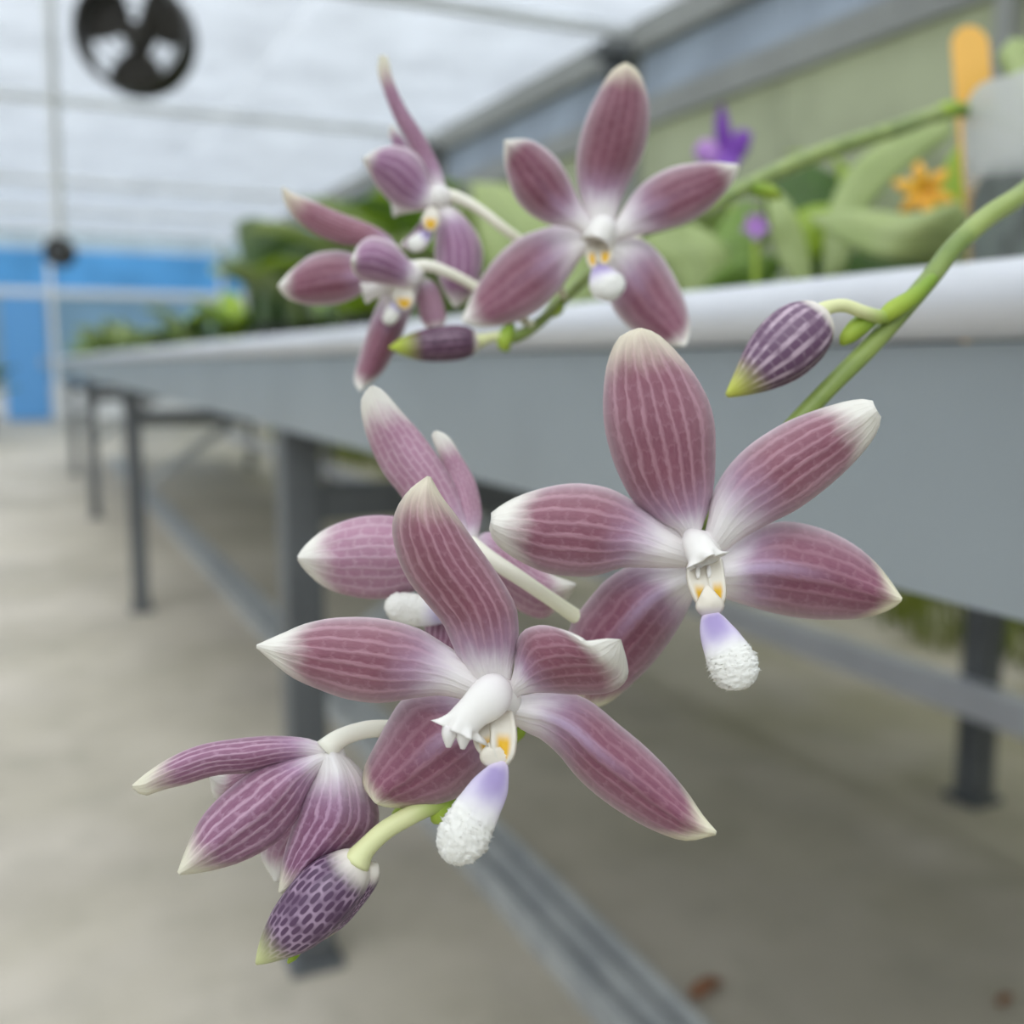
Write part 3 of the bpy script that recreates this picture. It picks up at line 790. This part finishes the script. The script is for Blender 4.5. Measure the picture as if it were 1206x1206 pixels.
# ---------------------------------------------------------------- upper orchid: clear pot, spike and blooms
def sleeve():
    m = NT('clear_plastic_sleeve'); o = m.obj(); sp = m.n('SeparateXYZ'); m.set(sp.inputs[0], o)
    n = m.noise(40., o, 3)
    z = m.math('ADD', sp.outputs[2], m.math('MULTIPLY', m.math('SUBTRACT', n, .5), .03))
    fr = m.ramp(z, .098, .112)                      # frosted above, clear where it is moist and filled
    m.set(m.b.inputs['Base Color'], lin((244, 244, 240))); m.b.inputs['Roughness'].default_value = .35
    t = m.n('BsdfTranslucent'); t.inputs[0].default_value = lin((240, 240, 236)); p = m.n('BsdfTransparent'); p.inputs[0].default_value = (.97, .97, .97, 1)
    a = m.n('MixShader', {0: .4}); m.t.links.new(m.b.outputs[0], a.inputs[1]); m.t.links.new(t.outputs[0], a.inputs[2])
    c = m.math('SUBTRACT', .88, m.math('MULTIPLY', fr, .58))
    b = m.n('MixShader'); m.set(b.inputs[0], c); m.t.links.new(a.outputs[0], b.inputs[1]); m.t.links.new(p.outputs[0], b.inputs[2])
    m.t.links.new(b.outputs[0], m.out.inputs[0]); return m.m
M_SLEEVE = sleeve()
M_MOSS = plain('dark_moss', (104, 118, 106), .95, 0, col2=(58, 70, 60), scale=70, bump=1.)
pb = P(1222, 450, .45); pb[2] = TZ
up_ = empty('potted_orchid', pb, 'orchid in a clear plastic pot, its green spike arching left with three blooms', 'orchid')
rp = .036; htop = .138
azn = math.atan2(-FW[1], -FW[0])
def wob(a, z): return max(0, (z - .09) / .05) * (.012 * math.cos(a - azn - .5) + .003 * math.sin(5 * a))
lathe(up_, 'clear_pot', pb, [(rp * .80, 0), (rp * .84, .05), (rp * .93, .10), (rp, htop), (rp * .97, htop), (rp * .9, .10), (rp * .8, .05), (rp * .76, .004)], M_SLEEVE, 36, wob=wob)
lathe(up_, 'moss', pb, [(rp * .72, .006), (rp * .77, .05), (rp * .86, .094), (rp * .7, .108), (rp * .3, .118), (.002, .12)], M_MOSS, 24)
pleaf(up_, [(1208, 130), (1185, 90), (1176, 66), (1192, 46)], [(1250, 130), (1250, 90), (1230, 55), (1192, 46)], [.46, .47, .48], 'pale')
pleaf(up_, [(1230, 150), (1260, 60), (1330, 20), (1400, 40)], [(1260, 150), (1310, 90), (1360, 60), (1400, 40)], [.45, .45, .44], 'pale')
# spike
tube('stem', up_, [(1215, 165, .455, 6), (1165, 135, .45, 8), (1118, 131, .43, 8.5), (1060, 150, .39, 9.5), (960, 183, .335, 10), (880, 219, .285, 9.5), (820, 252, .25, 8.5), (755, 275, .228, 7), (700, 318, .217, 6), (655, 362, .211, 6), (618, 392, .207, 7), (596, 398, .205, 8)], M_RACHIS, 60, 14)
tube('bract', up_, [(1132, 128, .428, 7), (1116, 130, .425, 11), (1098, 138, .42, 8)], M_BRACT, 10)
tube('bract', up_, [(604, 382, .205, 4), (597, 392, .2045, 9), (594, 405, .204, 9), (598, 412, .2045, 4)], M_BRACT, 12)
tube('bract', up_, [(880, 222, .284, 6), (905, 226, .286, 9), (918, 232, .288, 4)], M_BRACT, 10)
tube('bract', up_, [(660, 356, .212, 5), (657, 364, .211, 7), (652, 372, .21, 3)], M_BRACT, 8)
# F: the bloom that faces us
f = hub(up_, 708, 276, .1995, 20, label='upper bloom facing the camera with five mauve petals')
tube('pedicel', f, [(712, 285, .204, 7), (735, 292, .213, 6), (752, 278, .227, 6)], M_PED, 12)
petal('dorsal_sepal', f, [(694, 264), (683, 227), (679, 195), (683, 165), (693, 135), (708, 105), (722, 84), (737, 75)], [(722, 264), (733, 230), (745, 205), (756, 182), (763, 155), (764, 127), (759, 103), (750, 84), (737, 75)], [.199, .197, .195, .196], M_FARD, cup=.0022)
petal('petal', f, [(703, 272), (687, 248), (676, 225), (660, 194), (641, 175), (620, 165), (594, 166)], [(697, 284), (674, 268), (650, 264), (628, 254), (609, 236), (599, 212), (594, 188), (594, 166)], [.199, .196, .193, .192], M_FAR, cup=.002)
petal('petal', f, [(722, 268), (734, 248), (749, 226), (767, 210), (792, 198), (818, 193), (846, 192), (870, 195)], [(718, 285), (749, 277), (779, 271), (803, 264), (828, 251), (850, 231), (864, 212), (870, 195)], [.199, .197, .196, .194], M_FAR, cup=.002)
petal('lateral_sepal', f, [(704, 276), (683, 270), (660, 266), (638, 271), (614, 280), (590, 299), (569, 326), (554, 354), (544, 378)], [(702, 292), (686, 300), (671, 323), (656, 344), (636, 364), (609, 378), (582, 384), (560, 384), (544, 378)], [.200, .201, .202, .201], M_FAR, cup=.003, tilt=-.0015)
petal('lateral_sepal', f, [(704, 300), (714, 330), (722, 362), (743, 386), (767, 399), (789, 407), (808, 407)], [(722, 284), (745, 281), (764, 288), (781, 306), (795, 330), (807, 359), (812, 386), (808, 407)], [.200, .200, .199, .197], M_FAR, cup=.003)
horn('column', f, [(716, 264, .1945, 13), (710, 270, .1938, 17), (705, 278, .1932, 17), (702, 286, .193, 17)], M_COLUMN, .0004, teeth=4)
for L, Rr in (([(690, 286), (690, 298), (693, 312), (700, 318)], [(704, 284), (703, 298), (704, 310), (700, 318)]), ([(704, 284), (704, 298), (706, 308), (710, 315)], [(722, 282), (722, 296), (719, 308), (710, 315)])):
    petal('side_lobe', f, L, Rr, [.196, .193, .192], M_LOBE, cup=-.0008, nu=10, nv=7)
fuzzy('lip', f, [(706, 312, .194, 5), (708, 320, .192, 13), (713, 332, .1905, 20), (719, 342, .190, 19), (722, 349, .190, 12), (724, 353, .190, 3)], hairs=110)
# G: top left bloom in profile
f = hub(up_, 517, 232, .209, 15, label='upper left bloom in profile with a thin upright sepal')
tube('pedicel', f, [(519, 230, .210, 10), (540, 233, .2095, 7), (565, 247, .209, 6), (592, 268, .209, 6), (622, 292, .21, 6), (655, 330, .2105, 5), (664, 352, .2115, 5)], M_PED, 30)
petal('dorsal_sepal', f, [(510, 232), (505, 214), (493, 192), (479, 164), (465, 138), (454, 110), (446, 85), (448, 66)], [(527, 232), (519, 202), (508, 178), (494, 153), (478, 129), (465, 102), (459, 82), (456, 68), (448, 66)], [.209, .208, .207, .207], M_OUTER, cup=.0028)
petal('petal', f, [(512, 236), (505, 214), (499, 195), (487, 180), (467, 173), (446, 176), (427, 187)], [(508, 246), (488, 246), (466, 241), (448, 224), (436, 204), (427, 187)], [.208, .205, .202, .200], M_FARL, cup=.003)
petal('petal', f, [(508, 222), (496, 200), (482, 175), (470, 158), (461, 147)], [(500, 228), (484, 205), (468, 180), (459, 160), (461, 147)], [.212, .213, .214], M_FARL, cup=.002)
petal('lateral_sepal', f, [(512, 240), (515, 262), (513, 290), (514, 312), (522, 338), (536, 362)], [(527, 240), (548, 258), (563, 280), (568, 302), (564, 328), (552, 350), (536, 362)], [.209, .207, .207, .209], M_FARL, cup=.004)
petal('lateral_sepal', f, [(505, 246), (490, 270), (478, 282), (470, 290)], [(515, 250), (508, 280), (494, 296), (470, 290)], [.213, .214, .215], M_FARL, cup=.002)
horn('column', f, [(508, 236, .211, 8), (494, 239, .2105, 9), (478, 241, .210, 10), (462, 242, .2095, 12)], M_COLUMN, .0006)
petal('side_lobe', f, [(506, 244), (498, 254), (498, 266), (507, 274)], [(514, 246), (518, 256), (516, 268), (507, 274)], [.206, .205, .205], M_LOBE, cup=.001, nu=9, nv=6)
fuzzy('lip', f, [(507, 272, .206, 4), (501, 278, .206, 8), (493, 285, .206, 10), (485, 290, .206, 8), (481, 292, .206, 3)], hairs=40, u0=.7)
# H: the bloom below it
f = hub(up_, 484, 322, .203, 16, label='upper left bloom turned sideways with a long pointed rosy sepal')
tube('pedicel', f, [(482, 318, .203, 10), (503, 313, .203, 7.5), (530, 322, .204, 6.5), (560, 338, .206, 6), (600, 365, .208, 5.5), (628, 385, .207, 5)], M_PED, 26)
petal('dorsal_sepal', f, [(476, 306), (461, 282), (440, 267), (407, 254), (373, 240), (345, 229), (333, 221)], [(470, 314), (442, 288), (411, 288), (380, 279), (355, 263), (338, 242), (333, 221)], [.205, .204, .203, .202], M_DORSAL, cup=.0025)
petal('petal', f, [(470, 318), (440, 306), (418, 300), (397, 296), (369, 301), (345, 318), (328, 337)], [(468, 330), (440, 336), (414, 352), (390, 358), (362, 358), (338, 350), (328, 337)], [.205, .205, .204, .203], M_FAR, cup=.003)
petal('petal', f, [(494, 326), (480, 306), (462, 288), (440, 280), (424, 288), (414, 308)], [(488, 340), (468, 336), (450, 334), (432, 330), (418, 322), (414, 308)], [.201, .196, .192, .190], M_FARL, cup=.0045)
petal('lateral_sepal', f, [(458, 335), (444, 362), (432, 395), (424, 420), (418, 447), (424, 460)], [(500, 338), (487, 358), (475, 388), (463, 415), (449, 438), (424, 460)], [.203, .203, .203, .201], M_FAR, cup=.0045, tilt=.002)
petal('lateral_sepal', f, [(484, 330), (490, 346), (494, 366), (500, 382), (514, 390)], [(502, 328), (514, 338), (522, 360), (524, 378), (514, 390)], [.205, .206, .207], M_OUTERP, cup=.003)
horn('column', f, [(476, 328, .2025, 7), (458, 336, .202, 8), (442, 342, .2015, 9), (428, 346, .201, 10)], M_COLUMN, .0006)
petal('side_lobe', f, [(464, 338), (462, 350), (468, 360), (476, 366)], [(484, 338), (488, 350), (486, 360), (476, 366)], [.201, .200, .200], M_LOBE, cup=.001, nu=9, nv=6)
fuzzy('lip', f, [(472, 354, .2012, 4), (467, 362, .2012, 8), (461, 371, .2014, 9), (457, 378, .2016, 7), (455, 382, .2016, 2)], hairs=40, u0=.7)
# bud
B_DARK = bud_mat('bud_dark_purple', dark=(84, 52, 74), pale=(150, 118, 138), tip=(188, 204, 70), t0=.66, b1=.12, line=.7, net_=.3)
bud(up_, [(566, 403, .203, 3), (560, 403, .203, 13), (545, 403, .2025, 20), (520, 405, .202, 21), (495, 407, .2015, 18), (475, 408, .201, 11), (463, 409, .2005, 4), (458, 409, .2005, 1)], B_DARK, 'dark purple bud with a yellow-green tip below the upper blooms')
tube('pedicel', up_, [(562, 402, .203, 9), (575, 398, .2035, 6), (590, 396, .204, 6), (598, 398, .2045, 7)], M_PEDG, 12)

# plant tag
tg = MB(); pts = []
cx_, w_ = 1143, 22.5
for k in range(13):
    a = math.pi * k / 12; pts.append((cx_ - math.cos(a) * w_, 54 - math.sin(a) * 24))
out = [(1126, 250)] + pts + [(1170, 250)]
A = [P(x + (y - 60) * .05, y, .50) for x, y in out]; Bk = [P(x + (y - 60) * .05, y, .5012) for x, y in out]
n = len(A); tg.add(A + Bk, [tuple(range(n)), tuple(reversed(range(n, 2 * n)))] + [(i, n + i, n + (i + 1) % n, (i + 1) % n) for i in range(n)])
M_TAG = plain('tag_orange', (244, 186, 84), .45, 0, var=.08)
tb = P(1150, 450, .5); tb[2] = TZ
tt = empty('plant_tag', tb, 'rounded plain yellow-orange plant tag standing behind the clear pot', 'plant tag')
tg.build('tag_blade', M_TAG, tt, smooth=False)
g = MB(); q0 = P(1152, 240, .5006); g.box(q0 * [1, 1, 0] + [-.004, -.0008, TZ], q0 + [.004, .0008, 0]); g.build('tag_stake', M_TAG, tt, smooth=False)

# ---------------------------------------------------------------- lower orchid: pot out of frame at the right, spike and blooms
lp = np.array([.455, .25, TZ])
lo = empty('potted_orchid', lp, 'orchid whose green spike slants down in front with four mauve blooms and two buds', 'orchid')
pot(lo, lp, .042, .07)
for i, az in enumerate((2.9, .2, 1.3, -1.0, 4.2)):
    leaf_geo(lp + [0, 0, .06], az - (.9 if i == 0 else 0), .13, .045, 1.1, 1.3).build('leaf', LM['mid'], lo, solid=.0016)
tube('stem', lo, [(1420, 260, .47, 4), (1395, 120, .44, 5), (1330, 120, .33, 8), (1270, 170, .24, 10), (1206, 227, .192, 12), (1162, 256, .180, 12.5), (1122, 293, .172, 12), (1095, 328, .167, 11.5), (1059, 370, .162, 11.5), (1019, 414, .159, 11.5), (979, 454, .157, 11), (940, 495, .156, 11), (880, 560, .154, 10), (800, 640, .152, 10), (720, 712, .150, 9.5), (660, 780, .149, 9), (612, 858, .147, 8.5), (570, 910, .143, 8), (532, 950, .139, 9)], M_RACHIS, 110, 16)
tube('bract', lo, [(1098, 328, .163, 7), (1075, 350, .160, 10), (1050, 366, .1585, 11), (1036, 376, .158, 6)], M_BRACT, 14)
tube('bract', lo, [(1030, 372, .159, 9), (1012, 384, .158, 12), (997, 398, .1575, 9), (991, 406, .1575, 3)], M_BRACT, 14)
tube('bract', lo, [(540, 936, .139, 6), (524, 950, .1375, 13), (515, 962, .137, 11), (510, 968, .137, 4)], M_BRACT, 12)
tube('bract', lo, [(500, 945, .142, 5), (482, 953, .142, 10), (468, 962, .142, 9), (463, 966, .142, 3)], M_BRACT, 12)
tube('bract', lo, [(616, 850, .146, 6), (609, 862, .145, 10), (604, 874, .1445, 4)], M_BRACT, 10)

# B: right bloom
f = hub(lo, 826, 648, .1418, 24, label='right bloom facing the camera, its tallest sepal rounded at the top')
tube('pedicel', f, [(826, 650, .143, 12), (815, 662, .147, 9), (795, 650, .151, 8)], M_PED, 12)
petal('dorsal_sepal', f, [(813, 645), (800, 624), (776, 613), (750, 592), (735, 569), (722, 538), (713, 500), (712, 462), (717, 427), (731, 398), (754, 388)], [(834, 645), (824, 626), (833, 600), (839, 572), (841, 538), (840, 500), (832, 470), (814, 438), (793, 413), (772, 394), (754, 388)], [.1412, .1395, .1378, .137, .138, .1395], M_DORSAL, cup=.0032, ridge=-.0002)
petal('petal', f, [(822, 652), (806, 634), (778, 613), (751, 595), (725, 580), (702, 573), (672, 571), (638, 577), (607, 588), (588, 599), (579, 606)], [(814, 664), (801, 667), (767, 667), (732, 667), (711, 674), (685, 678), (646, 674), (616, 661), (594, 647), (582, 634), (578, 622)], [.1412, .140, .139, .1385, .1385, .1395], M_PETAL, cup=.0028, tilt=-.0006)
petal('petal', f, [(829, 642), (836, 610), (841, 582), (858, 552), (883, 526), (918, 503), (952, 488), (991, 476), (1014, 472), (1028, 474)], [(838, 655), (853, 648), (871, 634), (905, 615), (939, 598), (974, 572), (1004, 544), (1024, 520), (1033, 504), (1036, 490)], [.1412, .1395, .138, .1375, .137, .136], M_PETAL, cup=.0028, tilt=-.0004)
petal('lateral_sepal', f, [(838, 660), (853, 648), (872, 636), (901, 620), (931, 616), (970, 625), (1004, 642), (1030, 664), (1047, 685), (1061, 706)], [(836, 690), (853, 702), (875, 710), (905, 719), (948, 727), (991, 728), (1026, 724), (1050, 715), (1061, 706)], [.1425, .142, .141, .1405, .1405], M_LATERAL, cup=.0035, ridge=.0006)
petal('lateral_sepal', f, [(812, 664), (784, 668), (745, 668), (715, 684), (691, 711), (674, 736), (664, 775), (672, 812), (692, 834)], [(822, 690), (811, 712), (800, 734), (784, 759), (763, 785), (733, 813), (712, 828), (692, 834)], [.1430, .1445, .146, .147, .1475], M_LATERAL, cup=.004, ridge=.0008, tilt=.001)
horn('column', f, [(815, 630, .1392, 10), (820, 638, .1362, 17), (825, 648, .1346, 19), (829, 656, .1338, 20), (832, 662, .1335, 23)], M_COLUMN, .0006, teeth=5, flat=.8)
petal('side_lobe', f, [(810, 664), (810, 682), (817, 704), (832, 726)], [(833, 668), (834, 684), (835, 702), (836, 726)], [.1360, .1335, .1325, .1322], M_LOBE, cup=-.0012, nu=14, nv=9)
petal('side_lobe', f, [(831, 664), (833, 680), (836, 700), (838, 726)], [(850, 658), (853, 676), (855, 698), (850, 713), (838, 726)], [.1360, .1335, .1325, .1322], M_LOBE, cup=-.0012, nu=14, nv=9)
petal('callus', f, [(832, 690), (825, 704), (820, 714), (829, 727)], [(833, 690), (842, 700), (852, 713), (842, 727)], [.1322, .1312, .131, .1315], M_CALLUS, cup=.0012, nu=12, nv=9)
for x, y in ((822, 677), (835, 676)): tube('tooth', f, [(x, y - 9, .1345, 2), (x, y - 2, .1338, 3), (x, y + 4, .1332, 1.5)], M_COLUMN, 8, 8)
fuzzy('lip', f, [(836, 722, .1318, 9), (839, 731, .1312, 15), (845, 746, .1302, 21), (853, 762, .1295, 25), (862, 780, .1289, 28), (869, 795, .1287, 26), (873, 805, .1288, 18), (875, 811, .129, 4)])

# C: the bloom behind, seen from the back
f = hub(lo, 548, 646, .1535, 16, label='bloom seen from behind with a white lip, half hidden by the front bloom')
tube('pedicel', f, [(552, 642, .153, 13), (575, 657, .152, 10), (605, 676, .151, 9), (645, 703, .150, 8.5), (680, 727, .1495, 9), (705, 742, .1495, 9)], M_PED, 24, 14)
petal('dorsal_sepal', f, [(538, 650), (500, 622), (475, 585), (453, 556), (439, 528), (429, 497), (427, 470), (438, 455)], [(562, 640), (556, 632), (547, 600), (535, 572), (519, 545), (496, 513), (472, 486), (451, 462), (438, 455)], [.154, .1535, .1535, .153], M_OUTERP, cup=.0030)
petal('petal', f, [(551, 642), (540, 608), (529, 570), (519, 538), (510, 514), (513, 508)], [(559, 640), (565, 618), (566, 600), (559, 569), (543, 540), (528, 516), (513, 508)], [.1545, .156, .157, .157], M_OUTERP, cup=.0028, tilt=.001)
petal('petal', f, [(545, 640), (500, 615), (470, 610), (444, 608), (415, 612), (383, 625), (361, 643), (351, 657)], [(545, 655), (515, 676), (484, 696), (451, 704), (415, 701), (383, 690), (360, 670), (351, 657)], [.1535, .152, .151, .150], M_OUTERP, cup=.0030, ridge=.0003)
petal('lateral_sepal', f, [(552, 640), (575, 628), (600, 640), (622, 660), (645, 676), (678, 689)], [(556, 655), (580, 690), (606, 714), (638, 727), (662, 710), (678, 689)], [.1555, .1565, .157, .1575], M_OUTERP, cup=.003)
petal('lateral_sepal', f, [(535, 655), (512, 690), (503, 725), (503, 750), (512, 785)], [(560, 655), (552, 700), (546, 740), (535, 770), (512, 785)], [.155, .1555, .156, .1565], M_OUTER, cup=.003)
fuzzy('lip', f, [(540, 716, .155, 8), (520, 720, .1545, 14), (500, 720, .154, 18), (478, 717, .1535, 19), (462, 714, .153, 15), (453, 713, .153, 4)], hairs=60, amp=.0002)

# D: left bloom seen from behind, nodding
f = hub(lo, 388, 893, .1375, 20, label='nodding left bloom seen from behind, its three outer sepals striped')
tube('pedicel', f, [(384, 884, .1365, 15), (398, 871, .137, 11.5), (420, 862, .138, 10.5), (448, 858, .139, 10.5), (500, 862, .142, 10), (560, 885, .146, 9.5), (598, 880, .1475, 8)], M_PED, 30, 14)
petal('dorsal_sepal', f, [(390, 884), (363, 872), (321, 869), (279, 872), (237, 879), (203, 893), (175, 911), (157, 926)], [(392, 894), (363, 894), (328, 899), (293, 908), (255, 911), (217, 922), (189, 929), (170, 935), (157, 926)], [.1365, .1345, .133, .132, .1315], M_OUTER, cup=[.002, .004, .003, .001], fold=.0005)
petal('petal', f, [(370, 890), (340, 892), (300, 900), (270, 908), (248, 914)], [(370, 900), (320, 915), (280, 928), (256, 940), (248, 914)], [.1385, .139, .1395], M_OUTERP, cup=.002)
petal('lateral_sepal', f, [(384, 886), (352, 893), (310, 903), (273, 928), (244, 957), (228, 984), (218, 1008), (211, 1028)], [(392, 892), (376, 906), (363, 928), (352, 957), (335, 981), (314, 998), (286, 1012), (258, 1021), (232, 1026), (211, 1028)], [.1360, .1335, .132, .131, .1305], M_OUTER, cup=.0030, ridge=.0007)
petal('petal', f, [(380, 900), (352, 940), (330, 970), (313, 990), (310, 1010), (325, 1037)], [(395, 910), (385, 960), (370, 1000), (350, 1030), (325, 1037)], [.1390, .140, .1405], M_OUTERP, cup=.003)
petal('lateral_sepal', f, [(382, 888), (365, 922), (353, 950), (344, 980), (335, 1013), (330, 1050)], [(398, 886), (414, 898), (431, 918), (443, 948), (442, 976), (420, 1000), (385, 1024), (352, 1046), (330, 1050)], [.1355, .1340, .1335, .1340, .1350], M_OUTERB, cup=.004, ridge=.0009, tilt=.001)

# A: front bloom
f = hub(lo, 584, 824, .1306, 30, label='front bloom, its top sepal curling forward over the one behind')
tube('pedicel', f, [(585, 825, .131, 13), (596, 850, .136, 10), (612, 845, .145, 8)], M_PED, 12)
petal('dorsal_sepal', f, [(566, 808), (547, 784), (535, 760), (523, 733), (503, 708), (483, 683), (470, 655), (464, 622), (470, 598), (484, 578), (505, 562)], [(600, 808), (602, 786), (608, 762), (609, 740), (606, 716), (594, 692), (576, 665), (556, 637), (537, 610), (518, 585), (505, 562)], [.1298, .128, .1262, .125, .1245, .1252, .1265], M_DORSAL, cup=[.001, .0030, .0045, .0045, .003], ridge=.0002)
petal('petal', f, [(575, 812), (566, 794), (540, 772), (513, 754), (490, 741), (448, 730), (400, 729), (362, 736), (333, 748), (303, 761)], [(572, 828), (549, 823), (520, 817), (487, 820), (448, 826), (410, 822), (376, 810), (347, 797), (326, 781), (303, 761)], [.1298, .1285, .1275, .127, .1275, .1285], M_PETAL, cup=.0028, tilt=-.0004)
petal('petal', f, [(600, 812), (607, 790), (609, 768), (614, 748), (628, 739), (650, 738), (674, 746), (690, 755), (710, 753), (729, 753)], [(602, 826), (617, 816), (646, 814), (680, 816), (710, 815), (727, 809), (737, 797), (737, 780), (729, 753)], [.1298, .1270, .1235, .1215, .1225], M_PETALS, cup=[.001, .003, .004, .003, .001], tilt=[0, -.0006, 0, .003, .003])
petal('lateral_sepal', f, [(578, 828), (556, 819), (520, 819), (492, 819), (474, 826), (458, 850), (443, 879), (431, 904), (430, 926), (444, 945)], [(592, 850), (585, 880), (575, 903), (560, 922), (538, 938), (510, 946), (480, 949), (458, 949), (444, 945)], [.1312, .1325, .133, .1332, .133], M_LATERAL, cup=.0035, ridge=.0006, tilt=-.0008)
petal('lateral_sepal', f, [(592, 832), (612, 822), (645, 817), (674, 819), (698, 830), (727, 854), (756, 878), (785, 907), (809, 936), (826, 961), (843, 981)], [(594, 846), (606, 850), (619, 860), (637, 868), (660, 888), (683, 916), (713, 942), (747, 964), (780, 980), (810, 988), (843, 981)], [.1305, .1295, .1285, .1275, .1265, .1255], M_LATERAL, cup=.0030, ridge=.0007)
horn('column', f, [(592, 808, .1275, 16), (584, 815, .1262, 24), (572, 826, .1252, 25), (557, 839, .1245, 21), (546, 851, .1241, 21), (540, 863, .1239, 26)], M_COLUMN, .0011, n=28, teeth=7, flat=.75)
petal('side_lobe', f, [(560, 852), (558, 868), (564, 886), (580, 902)], [(582, 840), (584, 862), (586, 884), (588, 903)], [.1270, .1255, .1248, .1245], M_LOBE, cup=-.0010, nu=14, nv=9)
petal('side_lobe', f, [(577, 838), (578, 862), (580, 884), (590, 904)], [(604, 838), (607, 862), (606, 886), (598, 900), (590, 904)], [.1275, .1255, .1242, .1240], M_LOBE, cup=-.0014, nu=14, nv=9)
petal('callus', f, [(577, 876), (566, 888), (570, 898), (584, 906)], [(579, 876), (592, 884), (598, 894), (590, 906)], [.1244, .1238, .1237, .124], M_CALLUS, cup=.001, nu=12, nv=9)
for x, y, l in ((529, 866, 14), (546, 868, 14)): tube('tooth', f, [(x + 2, y - 10, .1236, 10), (x, y, .1234, 9), (x - 1, y + l, .1234, 3)], M_COLUMN, 10, 10)
fuzzy('lip', f, [(588, 896, .1240, 9), (586, 908, .1237, 14), (578, 926, .1232, 22), (566, 947, .1227, 26), (554, 968, .1224, 29), (544, 988, .1223, 30), (537, 1003, .1224, 24), (533, 1012, .1226, 14), (531, 1016, .1228, 4)], hairs=240, n=54)

# end bud
B_END = bud_mat('bud_spotted_purple', dark=(88, 60, 88), pale=(168, 142, 164), tip=(206, 210, 150), t0=.76, b1=.20, nv=26., nu=10., line=.3, net_=.8)
bud(lo, [(428, 1010, .1335, 10), (421, 1016, .1335, 22), (407, 1030, .1333, 32), (388, 1048, .133, 38), (366, 1072, .1327, 38), (343, 1095, .1325, 32), (325, 1112, .1323, 22), (311, 1126, .1322, 11), (302, 1135, .1322, 2)], B_END, 'spotted purple end bud with a pale green tip at the bottom left')
tube('bud_sepal', lo, [(440, 1018, .1345, 6), (436, 1030, .135, 12), (422, 1052, .1355, 13), (400, 1085, .1355, 8), (372, 1110, .135, 3)], B_END, 18, 12)
tube('bud_tip', lo, [(352, 1118, .1335, 5), (345, 1127, .1335, 5), (339, 1134, .1335, 1.5)], M_BRACT, 8, 8)
tube('pedicel', lo, [(419, 1016, .1332, 18), (430, 1000, .1335, 12.5), (452, 979, .1342, 11.5), (480, 962, .1353, 11.5), (508, 948, .1365, 12), (530, 945, .138, 11)], M_PEDG, 26, 14)
# side bud by the stem
B_SIDE = bud_mat('bud_striped_purple', dark=(102, 68, 98), pale=(200, 176, 190), tip=(206, 212, 92), t0=.74, b1=.14, nv=15., nu=12., line=.85, net_=.2, wash=.05)
bud(lo, [(972, 367, .1555, 10), (966, 372, .1555, 24), (954, 383, .1555, 35), (937, 398, .1552, 40), (915, 418, .155, 38), (893, 437, .1548, 28), (876, 451, .1546, 17), (864, 460, .1545, 9), (856, 466, .1545, 3)], B_SIDE, 'striped purple bud with a yellow tip hanging beside the green stem at the right')
tube('pedicel', lo, [(962, 370, .1555, 12), (976, 362, .1556, 8.5), (995, 360, .1558, 8), (1015, 367, .1562, 8), (1034, 373, .1575, 8.5), (1046, 372, .159, 8)], M_PEDG, 20, 12)
